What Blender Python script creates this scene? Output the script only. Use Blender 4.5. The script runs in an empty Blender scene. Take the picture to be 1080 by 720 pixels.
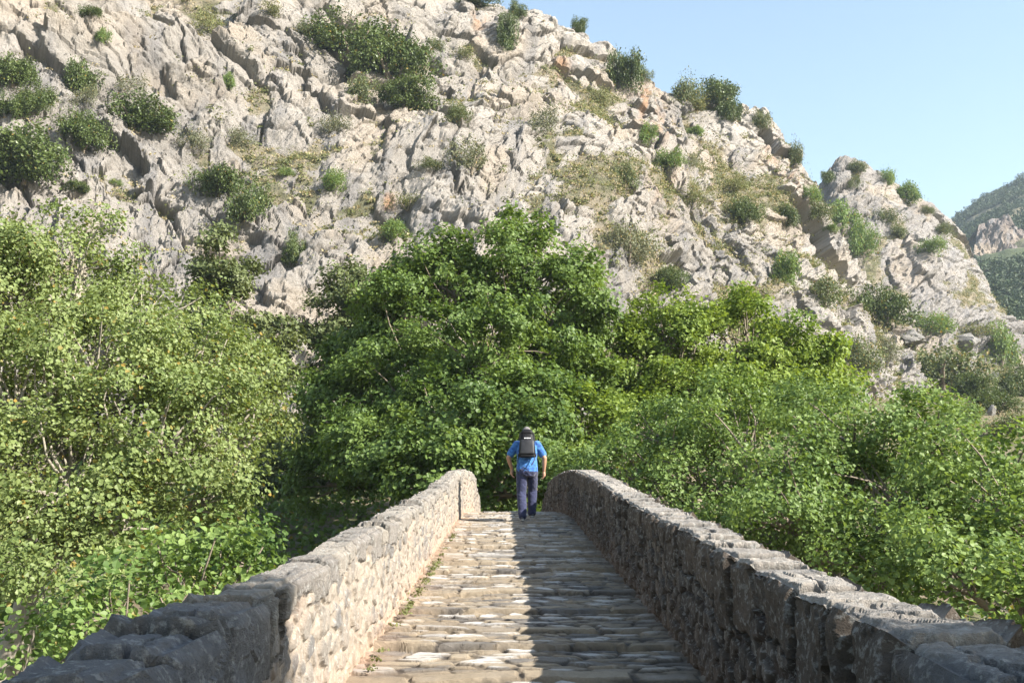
import bpy, bmesh, math, random
import numpy as np
from mathutils import Vector, Matrix
from mathutils.bvhtree import BVHTree

random.seed(7)
RNG = np.random.default_rng(11)
scn = bpy.context.scene
COL = scn.collection
R = math.radians

# ------------------------------------------------------------------ survey
# The camera stands 1.6 m above the bridge paving at the origin; at() turns a
# sighting (photo bearing + distance along the bridge) into a world position.
FOC, PITCH = 1100.0, math.atan(220 / 1100)
CP, SP = math.cos(PITCH), math.sin(PITCH)


def ray(px, py):
    cx, cy = (px - 540) / FOC, (360 - py) / FOC
    return Vector((cx, CP - cy * SP, SP + cy * CP))


def at(px, py, Y):
    d = ray(px, py)
    return d * (Y / d.y)


SUN_AZ, SUN_EL = R(116), R(33)      # azimuth clockwise from +Y
SUN = Vector((math.cos(SUN_EL) * math.sin(SUN_AZ), math.cos(SUN_EL) * math.cos(SUN_AZ), math.sin(SUN_EL)))

# ------------------------------------------------------------------ noise


def hsh(ix, iy, seed):
    with np.errstate(over='ignore'):
        n = (ix.astype(np.int64).astype(np.uint32) * np.uint32(374761393)
             + iy.astype(np.int64).astype(np.uint32) * np.uint32(668265263)
             + np.uint32((seed * 2246822519) & 0xffffffff))
        n = (n ^ (n >> np.uint32(13))) * np.uint32(1274126177)
        n = (n ^ (n >> np.uint32(16))) * np.uint32(2654435769)
        n = n ^ (n >> np.uint32(15))
    return n.astype(np.float64) / 4294967296.0


def vn(x, y, seed):
    """value noise in -1..1"""
    ix, iy = np.floor(x), np.floor(y)
    fx, fy = x - ix, y - iy
    fx = fx * fx * fx * (fx * (fx * 6 - 15) + 10)
    fy = fy * fy * fy * (fy * (fy * 6 - 15) + 10)
    a, b = hsh(ix, iy, seed), hsh(ix + 1, iy, seed)
    c, d = hsh(ix, iy + 1, seed), hsh(ix + 1, iy + 1, seed)
    return ((a + (b - a) * fx) * (1 - fy) + (c + (d - c) * fx) * fy) * 2 - 1


def fbm(x, y, seed, octv=4, gain=.5):
    s, a, t = 0, 1.0, 0.0
    for k in range(octv):
        s = s + a * vn(x * 2 ** k + k * 17.3, y * 2 ** k - k * 9.1, seed + k)
        t += a
        a *= gain
    return s / t


def worley(x, y, seed, jit=.85):
    """nearest feature: F1, F2, cell hash a, b, c and the offset from its centre"""
    ix, iy = np.floor(x), np.floor(y)
    f1 = np.full(x.shape, 9.0)
    f2 = np.full(x.shape, 9.0)
    bx, by = np.zeros_like(x), np.zeros_like(x)
    dx, dy = np.zeros_like(x), np.zeros_like(x)
    for i in (-1, 0, 1):
        for j in (-1, 0, 1):
            cx, cy = ix + i, iy + j
            qx = cx + .5 + (hsh(cx, cy, seed) - .5) * jit
            qy = cy + .5 + (hsh(cx, cy, seed + 1) - .5) * jit
            ax, ay = x - qx, y - qy
            d = np.sqrt(ax * ax + ay * ay)
            near = d < f1
            f2 = np.where(near, f1, np.minimum(f2, d))
            f1 = np.where(near, d, f1)
            bx, by = np.where(near, cx, bx), np.where(near, cy, by)
            dx, dy = np.where(near, ax, dx), np.where(near, ay, dy)
    return f1, f2, hsh(bx, by, seed + 2), hsh(bx, by, seed + 3), hsh(bx, by, seed + 4), dx, dy


def sstep(a, b, x):
    t = np.clip((x - a) / (b - a), 0, 1)
    return t * t * (3 - 2 * t)


# ------------------------------------------------------------------ mesh helpers


def mesh_arrays(name, verts, faces, cols=None, smooth=True, fcols=None):
    """faces: (n,k) int array or a list of such arrays"""
    if not isinstance(faces, list):
        faces = [faces]
    me = bpy.data.meshes.new(name)
    verts = np.asarray(verts, dtype=np.float32)
    me.vertices.add(len(verts))
    me.vertices.foreach_set('co', verts.ravel())
    li = np.concatenate([f.ravel() for f in faces]).astype(np.int32)
    tot = np.concatenate([np.full(len(f), f.shape[1], dtype=np.int32) for f in faces])
    start = np.concatenate([[0], np.cumsum(tot)[:-1]]).astype(np.int32)
    me.loops.add(len(li))
    me.loops.foreach_set('vertex_index', li)
    me.polygons.add(len(tot))
    me.polygons.foreach_set('loop_start', start)
    me.polygons.foreach_set('use_smooth', np.full(len(tot), smooth))
    if cols is not None:
        c = np.ones((len(verts), 4), dtype=np.float32)
        c[:, :cols.shape[1]] = cols
        a = me.color_attributes.new('Col', 'FLOAT_COLOR', 'POINT')
        a.data.foreach_set('color', c.ravel())
    me.update(calc_edges=True)
    me.validate()
    return me


def link(name, me, mat=None, parent=None, loc=None):
    o = bpy.data.objects.new(name, me)
    COL.objects.link(o)
    if mat is not None and me is not None and len(me.materials) == 0:
        me.materials.append(mat)
    if parent is not None:
        o.parent = parent
    if loc is not None:
        o.location = loc
    return o


def tag(o, label=None, cat=None, group=None, kind=None):
    for k, v in (('label', label), ('category', cat), ('group', group), ('kind', kind)):
        if v:
            o[k] = v
    return o


def grid_faces(nu, nv):
    i = np.arange(nu * nv).reshape(nu, nv)
    return np.stack([i[:-1, :-1].ravel(), i[1:, :-1].ravel(), i[1:, 1:].ravel(), i[:-1, 1:].ravel()], 1)


def bm_obj(name, bm, mat, parent=None, smooth=True, loc=None):
    me = bpy.data.meshes.new(name)
    bm.to_mesh(me)
    bm.free()
    for p in me.polygons:
        p.use_smooth = smooth
    return link(name, me, mat, parent, loc)


# ------------------------------------------------------------------ materials


def mat_new(name):
    m = bpy.data.materials.new(name)
    m.use_nodes = True
    nt = m.node_tree
    nt.nodes.clear()
    out = nt.nodes.new('ShaderNodeOutputMaterial')
    return m, nt, out


def node(nt, typ, **kw):
    n = nt.nodes.new(typ)
    for k, v in kw.items():
        if k in n.inputs.keys():
            n.inputs[k].default_value = v
        else:
            setattr(n, k, v)
    return n


def stone_mat(name, scale=1.0, bump=.5, dist=.02, rough=.85, var=.35, spots=0.0, tintcol=None):
    """vertex albedo x mottling, with fine bump"""
    m, nt, out = mat_new(name)
    L = nt.links
    tc = node(nt, 'ShaderNodeTexCoord')
    n1 = node(nt, 'ShaderNodeTexNoise', Scale=scale * 3, Detail=8.0, Roughness=.65)
    n2 = node(nt, 'ShaderNodeTexNoise', Scale=scale * 14, Detail=6.0, Roughness=.7)
    L.new(tc.outputs['Object'], n1.inputs['Vector'])
    L.new(tc.outputs['Object'], n2.inputs['Vector'])
    if tintcol is None:
        a = node(nt, 'ShaderNodeVertexColor', layer_name='Col')
        base = a.outputs['Color']
    else:
        a = node(nt, 'ShaderNodeRGB')
        a.outputs[0].default_value = (*tintcol, 1)
        base = a.outputs[0]
    mr = node(nt, 'ShaderNodeMapRange')
    mr.inputs['From Min'].default_value = .25
    mr.inputs['From Max'].default_value = .75
    mr.inputs['To Min'].default_value = 1 - var
    mr.inputs['To Max'].default_value = 1 + var
    n3 = node(nt, 'ShaderNodeTexNoise', Scale=scale * 55, Detail=4.0, Roughness=.7)
    L.new(tc.outputs['Object'], n3.inputs['Vector'])
    mx = node(nt, 'ShaderNodeMath', operation='ADD')
    hf = node(nt, 'ShaderNodeMath', operation='MULTIPLY')
    hf.inputs[1].default_value = .5
    L.new(n1.outputs['Fac'], mx.inputs[0])
    L.new(n2.outputs['Fac'], mx.inputs[1])
    L.new(mx.outputs[0], hf.inputs[0])
    L.new(hf.outputs[0], mr.inputs['Value'])
    mul = node(nt, 'ShaderNodeVectorMath', operation='SCALE')
    L.new(base, mul.inputs[0])
    L.new(mr.outputs[0], mul.inputs['Scale'])
    col = mul.outputs[0]
    if spots > 0:           # lichen blotches
        v = node(nt, 'ShaderNodeTexNoise', Scale=scale * 11, Detail=5.0, Roughness=.68)
        L.new(tc.outputs['Object'], v.inputs['Vector'])
        cr = node(nt, 'ShaderNodeMapRange')
        cr.inputs['From Min'].default_value = .53
        cr.inputs['From Max'].default_value = .64
        cr.inputs['To Max'].default_value = spots
        L.new(v.outputs['Fac'], cr.inputs['Value'])
        mixc = node(nt, 'ShaderNodeMixRGB')
        mixc.inputs['Color2'].default_value = (.50, .50, .47, 1)
        L.new(cr.outputs[0], mixc.inputs['Fac'])
        L.new(col, mixc.inputs['Color1'])
        v2 = node(nt, 'ShaderNodeTexNoise', Scale=scale * 5.3, Detail=8.0, Roughness=.7)
        mp = node(nt, 'ShaderNodeMapping')
        mp.inputs['Location'].default_value = (7, 3, 5)
        L.new(tc.outputs['Object'], mp.inputs['Vector'])
        L.new(mp.outputs[0], v2.inputs['Vector'])
        cr2 = node(nt, 'ShaderNodeMapRange')
        cr2.inputs['From Min'].default_value = .52
        cr2.inputs['From Max'].default_value = .66
        cr2.inputs['To Max'].default_value = spots * .9
        L.new(v2.outputs['Fac'], cr2.inputs['Value'])
        mixd = node(nt, 'ShaderNodeMixRGB')
        mixd.inputs['Color2'].default_value = (.085, .085, .08, 1)
        L.new(cr2.outputs[0], mixd.inputs['Fac'])
        L.new(mixc.outputs[0], mixd.inputs['Color1'])
        col = mixd.outputs[0]
    b = node(nt, 'ShaderNodeBump', Strength=bump, Distance=dist)
    m3 = node(nt, 'ShaderNodeMath', operation='MULTIPLY_ADD')
    m3.inputs[1].default_value = .8
    L.new(n3.outputs['Fac'], m3.inputs[0])
    L.new(mx.outputs[0], m3.inputs[2])
    L.new(m3.outputs[0], b.inputs['Height'])
    p = node(nt, 'ShaderNodeBsdfPrincipled', Roughness=rough)
    p.inputs['Specular IOR Level'].default_value = .3
    L.new(col, p.inputs['Base Color'])
    L.new(b.outputs[0], p.inputs['Normal'])
    L.new(p.outputs[0], out.inputs['Surface'])
    return m


def leaf_mat(name, dark, light, trans=.35, gloss=.5, tr_gain=1.15):
    """leaf colour runs from dark to light by the leaf's own tint"""
    m, nt, out = mat_new(name)
    L = nt.links
    a = node(nt, 'ShaderNodeVertexColor', layer_name='Col')
    sep = node(nt, 'ShaderNodeSeparateColor')
    L.new(a.outputs['Color'], sep.inputs[0])
    mix = node(nt, 'ShaderNodeMixRGB')
    mix.inputs['Color1'].default_value = (*dark, 1)
    mix.inputs['Color2'].default_value = (*light, 1)
    L.new(sep.outputs[0], mix.inputs['Fac'])
    # a few yellowed leaves
    my = node(nt, 'ShaderNodeMixRGB')
    my.inputs['Color2'].default_value = (.30, .19, .04, 1)
    L.new(sep.outputs[1], my.inputs['Fac'])
    L.new(mix.outputs[0], my.inputs['Color1'])
    p = node(nt, 'ShaderNodeBsdfPrincipled', Roughness=gloss)
    p.inputs['Specular IOR Level'].default_value = .28
    L.new(my.outputs[0], p.inputs['Base Color'])
    t = node(nt, 'ShaderNodeBsdfTranslucent')
    tg = node(nt, 'ShaderNodeMixRGB', blend_type='MULTIPLY')
    tg.inputs['Fac'].default_value = 1
    tg.inputs['Color2'].default_value = (tr_gain * 1.15, tr_gain * 1.1, tr_gain * .6, 1)
    L.new(my.outputs[0], tg.inputs['Color1'])
    L.new(tg.outputs[0], t.inputs['Color'])
    ms = node(nt, 'ShaderNodeMixShader')
    ms.inputs[0].default_value = trans
    L.new(p.outputs[0], ms.inputs[1])
    L.new(t.outputs[0], ms.inputs[2])
    L.new(ms.outputs[0], out.inputs['Surface'])
    return m


def plain_mat(name, col, rough=.7, spec=.4, noise=.15, scale=40, bump=0.0, col2=None, sheen=0.0):
    m, nt, out = mat_new(name)
    L = nt.links
    tc = node(nt, 'ShaderNodeTexCoord')
    n = node(nt, 'ShaderNodeTexNoise', Scale=float(scale), Detail=4.0, Roughness=.6)
    L.new(tc.outputs['Object'], n.inputs['Vector'])
    mix = node(nt, 'ShaderNodeMixRGB')
    c2 = col2 or tuple(min(1, c * (1 + noise)) for c in col)
    c1 = col if col2 else tuple(c * (1 - noise) for c in col)
    mix.inputs['Color1'].default_value = (*c1, 1)
    mix.inputs['Color2'].default_value = (*c2, 1)
    mr = node(nt, 'ShaderNodeMapRange')
    mr.inputs['From Min'].default_value = .35
    mr.inputs['From Max'].default_value = .65
    L.new(n.outputs['Fac'], mr.inputs['Value'])
    L.new(mr.outputs[0], mix.inputs['Fac'])
    p = node(nt, 'ShaderNodeBsdfPrincipled', Roughness=rough)
    p.inputs['Specular IOR Level'].default_value = spec
    p.inputs['Sheen Weight'].default_value = sheen
    L.new(mix.outputs[0], p.inputs['Base Color'])
    if bump:
        b = node(nt, 'ShaderNodeBump', Strength=bump, Distance=.01)
        L.new(n.outputs['Fac'], b.inputs['Height'])
        L.new(b.outputs[0], p.inputs['Normal'])
    L.new(p.outputs[0], out.inputs['Surface'])
    return m


M_CLIFF = stone_mat('limestone_cliff', scale=.55, bump=.9, dist=.5, rough=.9, var=.22)
M_WALL = stone_mat('rubble_masonry', scale=3.0, bump=.7, dist=.012, rough=.88, var=.30, spots=.30)
M_COPE = stone_mat('coping_stone', scale=2.2, bump=1.0, dist=.022, rough=.88, var=.50, spots=.40)
M_PATH = stone_mat('worn_paving_stone', scale=4.0, bump=.85, dist=.012, rough=.6, var=.34)
M_GROUND = stone_mat('dry_ground', scale=.6, bump=.8, dist=.15, rough=.95, var=.35)
M_BODY = stone_mat('bridge_masonry', scale=1.5, bump=.8, dist=.03, rough=.9, var=.35, tintcol=(.33, .30, .26))
M_BARK = stone_mat('grey_bark', scale=1.2, bump=.6, dist=.02, rough=.9, var=.4, tintcol=(.20, .165, .125))
M_PALEBARK = stone_mat('pale_plane_bark', scale=1.2, bump=.5, dist=.02, rough=.85, var=.4, tintcol=(.27, .24, .19))
M_HILL = stone_mat('far_hillside', scale=.02, bump=.5, dist=4, rough=.95, var=.3)

# ------------------------------------------------------------------ bridge profile
PROF = np.array([(-8, -2.5), (-4, -2.15), (0, -1.6), (3, -1.14), (6.27, -.75), (7.8, -.58), (9.2, -.45), (12.24, -.15),
                 (15.56, .2), (19.35, .57), (21.5, .77), (23.2, .86), (25, .82), (28, .5), (33, -.3), (40, -1.2)])
_py = np.linspace(-8, 40, 2401)
_pz = np.interp(_py, PROF[:, 0], PROF[:, 1])
_k = np.exp(-.5 * (np.arange(-60, 61) / 24.0) ** 2)
_k /= _k.sum()
_pz = np.convolve(np.pad(_pz, 60, mode='edge'), _k, mode='valid')


def path_z(y):
    return np.interp(y, _py, _pz)


XL, XR = -.96, 1.14


def right_x(y):                       # the right parapet bends inwards at the crown
    return XR - .22 * sstep(19.0, 23.5, y) - .12 * sstep(22.5, 27, y)


def left_x(y):
    return XL + .10 * sstep(21.0, 23.5, y)


LEFT_H = np.array([(-2, .9), (3.0, .86), (3.9, .83), (4.85, .80), (6.4, .78), (8.9, .75), (14.8, .76), (19.65, .87), (23, .86), (33, .85)])
RIGHT_H = np.array([(-2, .95), (3, .87), (4.2, .83), (6.2, .80), (8.4, .79), (10.1, .80), (14, .87), (18.8, .90), (20.5, .86), (22.5, .76), (33, .7)])


# ------------------------------------------------------------------ paving
def build_path():
    ys = [-2.0]
    while ys[-1] < 30:
        ys.append(ys[-1] + max(.0085, .0011 * abs(ys[-1]) + .0045))
    ys = np.array(ys)
    xs = np.linspace(-1.12, 1.32, 205)
    Y, X = np.meshgrid(ys, xs, indexing='ij')
    wx = X + .05 * fbm(X * 3, Y * 3, 5, 3)
    wy = Y + .050 * vn(X * 1.6, Y * .9, 8) + .022 * vn(X * 3.3, Y * 1.7, 18) + .026 * fbm(X * 6, Y * 5, 9, 3) + .05 * vn(X * .7 + 3, Y * .2, 2)
    # rows: a long kerb-like course leads each step, then rows of small flat stones
    rng = np.random.default_rng(3)
    edges, kind, steps = [-2.3], [], []
    while edges[-1] < 30.5:
        steps.append(edges[-1])
        edges.append(edges[-1] + rng.uniform(.11, .17))
        kind.append(1)
        for _ in range(rng.integers(4, 7)):
            edges.append(edges[-1] + rng.uniform(.10, .18))
            kind.append(0)
    steps.append(edges[-1])
    edges, kind, steps = np.array(edges), np.array(kind), np.array(steps)
    row = np.clip(np.searchsorted(edges, wy) - 1, 0, len(kind) - 1)
    dlo, dhi = wy - edges[row], edges[row + 1] - wy
    isk = kind[row] == 1
    cell = np.zeros(X.shape)
    du = np.zeros(X.shape)
    for r in range(len(kind)):
        b = [-1.6 - rng.uniform(0, .3)]
        while b[-1] < 1.7:
            b.append(b[-1] + (rng.uniform(.28, .70) if kind[r] else rng.choice([rng.uniform(.12, .24), rng.uniform(.2, .42)])))
        b = np.array(b)
        k = row == r
        if not k.any():
            continue
        q = wx[k] + .05 * (dlo[k] - .07) * (rng.random() - .5) * 8
        c = np.clip(np.searchsorted(b, q) - 1, 0, len(b) - 2)
        cell[k] = c
        du[k] = np.minimum(q - b[c], b[c + 1] - q)
    h1, h2_, h3 = hsh(row * 1.0, cell, 21), hsh(row * 1.0, cell, 22), hsh(row * 1.0, cell, 23)
    h4, h5 = hsh(row * 1.0, cell, 24), hsh(row * 1.0, cell, 25)
    # treads: lens-shaped flags, not courses
    q1, q2, qa, qb, qc, qdx, qdy = worley((X + .05 * fbm(X * 5, Y * 5, 33, 2)) / .23, (Y + .03 * fbm(X * 4, Y * 6, 34, 3)) / .10, 35, .95)
    h1, h2_, h3, h4, h5 = (np.where(isk, p, q) for p, q in ((h1, qa), (h2_, qb), (h3, qc), (h4, (qa * 7.3 + qb * 3.1) % 1), (h5, (qc * 5.7 + qa) % 1)))
    dk_ = np.minimum(np.minimum(dlo, dhi), du * .8)
    dt_ = np.minimum((q2 - q1) * .085, dlo + .01)
    d = np.where(isk, dk_, dt_) + .008 * fbm(X * 14, Y * 14, 31, 3)
    d = d - .010 * h5
    up = sstep(-.002, .018, d)
    relief = np.where(isk, .013 + .012 * h1, .012 + .012 * h1)
    z = up * relief
    z += up * (np.where(isk, (dlo - dhi) * (h2_ - .5) * .14, qdy * (h2_ - .5) * .03) + .014 * (h3 - .5))
    z += up * .006 * fbm(X * 9, Y * 12, 40, 4)
    # steps: the course stands up, each tread falls back towards level
    si = np.clip(np.searchsorted(steps, wy) - 1, 0, len(steps) - 2)
    fr = (wy - steps[si]) / (steps[si + 1] - steps[si])
    z -= .022 * (1 - sstep(0, .02, np.where(isk, dlo, 9))) * 1.0
    z -= .014 * (1 - sstep(0, .03, np.where(isk, 9, dhi))) * (kind[np.minimum(row + 1, len(kind) - 1)] == 1)
    z += (.014 + .026 * hsh(si * 1.0, si * 0.0, 77)) * (1 - fr) * sstep(0, .022, wy - steps[si])
    z += path_z(Y) - .055 + .02 * vn(X * 1.3, Y * .6, 51)
    # colours: grey and tan flat stones, some pale and polished, dirt between
    base = np.array([.225, .188, .142])
    tan = np.array([.32, .262, .185])
    pale = np.array([.50, .475, .44])
    grey = np.array([.12, .115, .11])
    c = base + (tan - base) * h1[..., None]
    c = np.where((h4 > .62)[..., None], grey + (base - grey) * (h2_[..., None]) * .6, c)
    palew = np.where(h3 > .74, 1.0, 0) * sstep(.006, .03, d) * (.65 + .35 * h2_)
    palew = np.where(isk, palew * .65, palew)
    c = c + (pale - c) * palew[..., None]
    worn = sstep(.02, .06, d) * sstep(-.2, .6, fbm(X * 2.2, Y * 2.2, 61, 3)) * .25
    c = c + (pale - c) * worn[..., None]
    dirt = np.array([.25, .197, .132])
    dk = np.array([.04, .032, .026])
    gap = 1 - sstep(.003, .019, d)
    gc = dirt + (dk - dirt) * sstep(-.45, .15, fbm(X * 4, Y * 4, 63, 3))[..., None]
    c = c + (gc - c) * (gap * .9)[..., None]
    sand = sstep(.05, .4, fbm(X * 1.4, Y * 1.1, 71, 4)) * (1 - palew) * .6
    c = c + (dirt - c) * sand[..., None]
    el = np.exp(-np.clip(X - XL, 0, 9) / .13) * (.6 + .6 * fbm(X * 5, Y * 2, 72, 3))
    red = np.array([.31, .205, .14])
    c = c + (red - c) * np.clip(el, 0, .9)[..., None]
    z = z + np.clip(el, 0, 1) * .02
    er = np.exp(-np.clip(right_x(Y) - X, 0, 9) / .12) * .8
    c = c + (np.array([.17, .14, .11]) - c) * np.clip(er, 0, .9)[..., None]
    V = np.stack([X, Y, z], -1).reshape(-1, 3)
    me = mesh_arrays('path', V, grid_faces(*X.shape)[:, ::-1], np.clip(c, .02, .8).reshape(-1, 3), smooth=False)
    o = link('path', me, M_PATH)
    tag(o, 'stepped cobbled path of worn flat stones running up the bridge', 'path', kind='structure')
    return o, np.array(V).reshape(len(ys), len(xs), 3)


PATH, PV = build_path()


# ------------------------------------------------------------------ parapet walls
def build_wall(side, xin, hts, thick, seed, label):
    s = -1 if side == 'left' else 1
    ys = [-1.6]
    while ys[-1] < 31:
        y = ys[-1]
        ys.append(y + (max(.0075, .0017 * y + .0015) if y > 1.5 else .03))
    ys = np.array(ys)
    h = np.interp(ys, hts[:, 0], hts[:, 1])
    # perimeter samples: inner face up, over the top, down the outer face
    IN, OUT = 100, 50
    TOP = 50
    fin = np.linspace(0, 1, IN, endpoint=False)
    ftop = np.linspace(0, 1, TOP, endpoint=False)
    fout = np.linspace(0, 1, OUT)
    nw = IN + TOP + OUT
    Yg = np.repeat(ys[:, None], nw, 1)
    H = np.repeat(h[:, None], nw, 1)
    lat = np.zeros(nw)                                    # 0 at the inner face .. thick
    hz = np.zeros((len(ys), nw))
    nx, nz = np.zeros(nw), np.zeros(nw)
    r = .05
    BOT, OBOT = -.16, -1.05
    lat[:IN] = 0
    hz[:, :IN] = BOT + (h[:, None] - BOT) * fin[None]
    lat[IN:IN + TOP] = thick * ftop
    hz[:, IN:IN + TOP] = h[:, None]
    lat[IN + TOP:] = thick
    hz[:, IN + TOP:] = h[:, None] + (OBOT - h[:, None]) * fout[None]
    nx[:IN], nx[IN + TOP:] = -1, 1
    nz[IN:IN + TOP] = 1
    # round the arrises
    Lat = np.repeat(lat[None], len(ys), 0)
    e_in = sstep(.055, 0, H - hz) * (Lat < .001) + sstep(.055, 0, Lat) * (hz >= H - 1e-6)
    e_out = sstep(.055, 0, H - hz) * (Lat > thick - .001) + sstep(.055, 0, thick - Lat) * (hz >= H - 1e-6)
    e_in, e_out = np.clip(e_in, 0, 1), np.clip(e_out, 0, 1)
    NX = np.repeat(nx[None], len(ys), 0)
    NZ = np.repeat(nz[None], len(ys), 0)
    onin = (np.arange(nw) < IN)[None] * np.ones_like(Yg)
    ontop = ((np.arange(nw) >= IN) & (np.arange(nw) < IN + TOP))[None] * np.ones_like(Yg)
    NXb = NX * 1.0
    NXb = np.where(ontop > 0, -e_in * .8 + e_out * .8, NXb)
    NZb = np.where(ontop > 0, 1.0, NZ + (e_in + e_out) * .8 * (1 - ontop))
    nl = np.sqrt(NXb ** 2 + NZb ** 2) + 1e-9
    NXb, NZb = NXb / nl, NZb / nl
    # arclength coordinate
    W = np.where(onin > 0, hz - H, np.where(ontop > 0, Lat, thick + (H - hz)))   # negative on inner face
    # coping stones: cross-wall blocks that wrap the top and hang down both faces
    rng = np.random.default_rng(seed)
    b, hang = [-2.2], []
    while b[-1] < 32:
        b.append(b[-1] + (rng.uniform(.26, .52) if side == 'left' else rng.uniform(.26, .60)))
    b = np.array(b)
    hang = rng.uniform(.10, .24, len(b)) if side == 'left' else rng.uniform(.18, .42, len(b))
    hang = np.where(b < 4.4, rng.uniform(.25, .45, len(b)), hang)
    yj = Yg + .045 * fbm(W * 4, Yg * 2.5, seed, 3) + .02 * fbm(W * 16, Yg * 10, seed + 3, 2)
    ci = np.clip(np.searchsorted(b, yj) - 1, 0, len(b) - 2)
    cd = np.minimum(yj - b[ci], b[ci + 1] - yj)
    cc = .5 * (b[ci] + b[ci + 1])
    down = np.where(onin > 0, H - hz, np.where(ontop > 0, 0, H - hz))
    hg = hang[ci] + .03 * fbm(Yg * 9, W * 3, seed + 7, 2)
    cop = down < hg
    hc = [hsh(ci * 1.0, ci * 0.0 + q, seed) for q in range(8)]
    # a long joint on the top of some blocks: two stones across
    split = (hc[6] > (.45 if side == 'left' else .75)) & (ontop > 0)
    sd = np.abs(Lat - thick * (.35 + .3 * hc[7]) - .03 * fbm(Yg * 7, Lat * 7, seed + 11, 2))
    cdd = np.where(split, np.minimum(cd, sd), cd)
    cdd = np.where(ontop > 0, cdd, np.minimum(cdd, np.maximum(hg - down, 0)))
    cdd = cdd + .010 * fbm(Yg * 15, W * 15, seed + 13, 3)
    # rubble below
    f1, f2, w1, w2, w3, wdx, wdy = worley((Yg + .05 * fbm(Yg * 5, W * 5, seed + 21, 3)) / .165,
                                          (W + .04 * fbm(Yg * 5 + 9, W * 5, seed + 22, 3)) / .135, seed + 23, .9)
    rd = (f2 - f1) * .075 + .010 * fbm(Yg * 14, W * 14, seed + 25, 3)
    rmort = .012 + .016 * w3
    relf = .019 if side == 'left' else .034
    disp_r = -.022 + relf * sstep(.0, .020, rd - rmort * .4) * (.35 + .85 * w1) + sstep(.01, .04, rd) * (wdx * (w2 - .5) + wdy * (w3 - .5)) * .035
    joint = sstep(.0, .017, cdd)
    joint2 = 1 - np.exp(-np.clip(cdd, 0, 1) / .06)
    rough_ = (.30 + .70 * sstep(4.9, 3.9, Yg)) if side == 'left' else (.80 + .20 * sstep(4.2, 3.2, Yg))
    dc_face = -.012 - .043 * rough_ + rough_ * ((.050 + .035 * sstep(4.4, 3.8, Yg)) * sstep(.0, .017 + .018 * sstep(4.4, 3.8, Yg), cdd) + .014 * joint2 + .035 * (hc[0] - .5) + (yj - cc) * (hc[1] - .5) * .38)
    # split faces: broken planes rather than pillows
    g1, g2, ga, gb, gc, gdx, gdy = worley((Yg + .05 * fbm(Yg * 6, W * 6, seed + 71, 3)) / .17, (W + ci * 7.7) / .14, seed + 72, .95)
    chip = (gdx * (gb - .5) + gdy * (gc - .5)) * (.042 if side == 'left' else .060) + .010 * (ga - .5)
    disp_c = np.where(ontop > 0, -.02 + rough_ * (-.030 - .02 * sstep(4.4, 3.8, Yg) + (.036 + .035 * sstep(4.4, 3.8, Yg)) * joint + .008 * joint2 + chip * .5), dc_face + chip * rough_)
    disp_c = disp_c + .010 * fbm(Yg * 6, W * 6, seed + 31, 4) + .0065 * (1 - np.abs(fbm(Yg * 15, W * 15, seed + 33, 5, .6)) * 2)
    disp = np.where(cop, disp_c, disp_r + .009 * fbm(Yg * 9, W * 9, seed + 35, 4) + .004 * (1 - np.abs(fbm(Yg * 22, W * 22, seed + 37, 3)) * 2))
    cavity = cop & (cdd < .012)
    # level each coping block so they climb like stairs
    zt = path_z(Yg) + np.interp(Yg, hts[:, 0], hts[:, 1])
    ztc = path_z(cc) + np.interp(cc, hts[:, 0], hts[:, 1])
    lvl = np.where(cop, (.35 + .45 * rough_ if side == 'left' else .26) * ((ztc - zt) * 1.0 + .06 * (hc[2] - .5) + (yj - cc) * ((hc[3] - .5) * .22 - (.07 * sstep(4.4, 3.8, Yg) if side == 'left' else .03))), 0)
    upw = np.clip(np.where(ontop > 0, 1, 1 - down / .22), 0, 1)
    lvl = lvl * upw
    lvl += np.where(ontop > 0, (Lat - thick / 2) * (hc[4] - .5) * .09 * rough_, 0) * 1.0
    # low-frequency waviness of the whole wall
    wob = .035 * fbm(Yg * .5, W * .6, seed + 41, 2)
    xi = xin(ys)[:, None]
    Xw = xi + s * (Lat + NXb * (disp + wob * (1 - ontop)))
    Zw = path_z(Yg) + hz + NZb * disp + lvl
    # rounded arris: pull the corner in
    pull = .022 * (e_in + e_out)
    Xw = Xw + s * np.where(Lat < thick / 2, pull, -pull) * (e_in + e_out > 0)
    Zw = Zw - pull * .9 * 1.0
    V = np.stack([Xw, Yg, Zw], -1)
    # ---- albedo
    A = lambda *c: np.array(c)
    if side == 'left':
        s1, s2, mortar, grey = A(.285, .243, .195), A(.175, .157, .135), A(.265, .222, .175), A(.115, .11, .107)
    else:
        s1, s2, mortar, grey = A(.108, .085, .064), A(.058, .047, .038), A(.028, .021, .016), A(.07, .063, .056)  # right wall's shade put into darker stone and mortar colours
    cr = s1 + (s2 - s1) * w1[..., None]
    if side == 'right':
        cr = np.where((w3 > .88)[..., None], A(.20, .18, .155), cr)
    cr = np.where((w2 > .70)[..., None], grey + (cr - grey) * .25, cr)
    mo = 1 - sstep(.0, .016, rd - rmort * .5)
    smear = sstep(-.15, .4, fbm(Yg * 1.3, W * 1.6, seed + 51, 4)) * (.75 if side == 'left' else .5)
    cr = cr + (mortar - cr) * np.clip(mo + smear * (1 - mo), 0, 1)[..., None]
    pink = sstep(.15, .5, fbm(Yg * .9 + 5, W * 1.1, seed + 53, 3)) * (.22 if side == 'left' else .12)
    cr = cr + (A(.42, .27, .20) * (1 if side == 'left' else .6) - cr) * pink[..., None]
    c1, c2 = (A(.31, .275, .23), A(.21, .19, .17)) if side == 'left' else (A(.34, .305, .265), A(.23, .21, .19))
    ccol = c1 + (c2 - c1) * hc[5][..., None]
    ccol = ccol * (1 + .22 * fbm(Yg * 5, W * 5, seed + 61, 4))[..., None]
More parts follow.
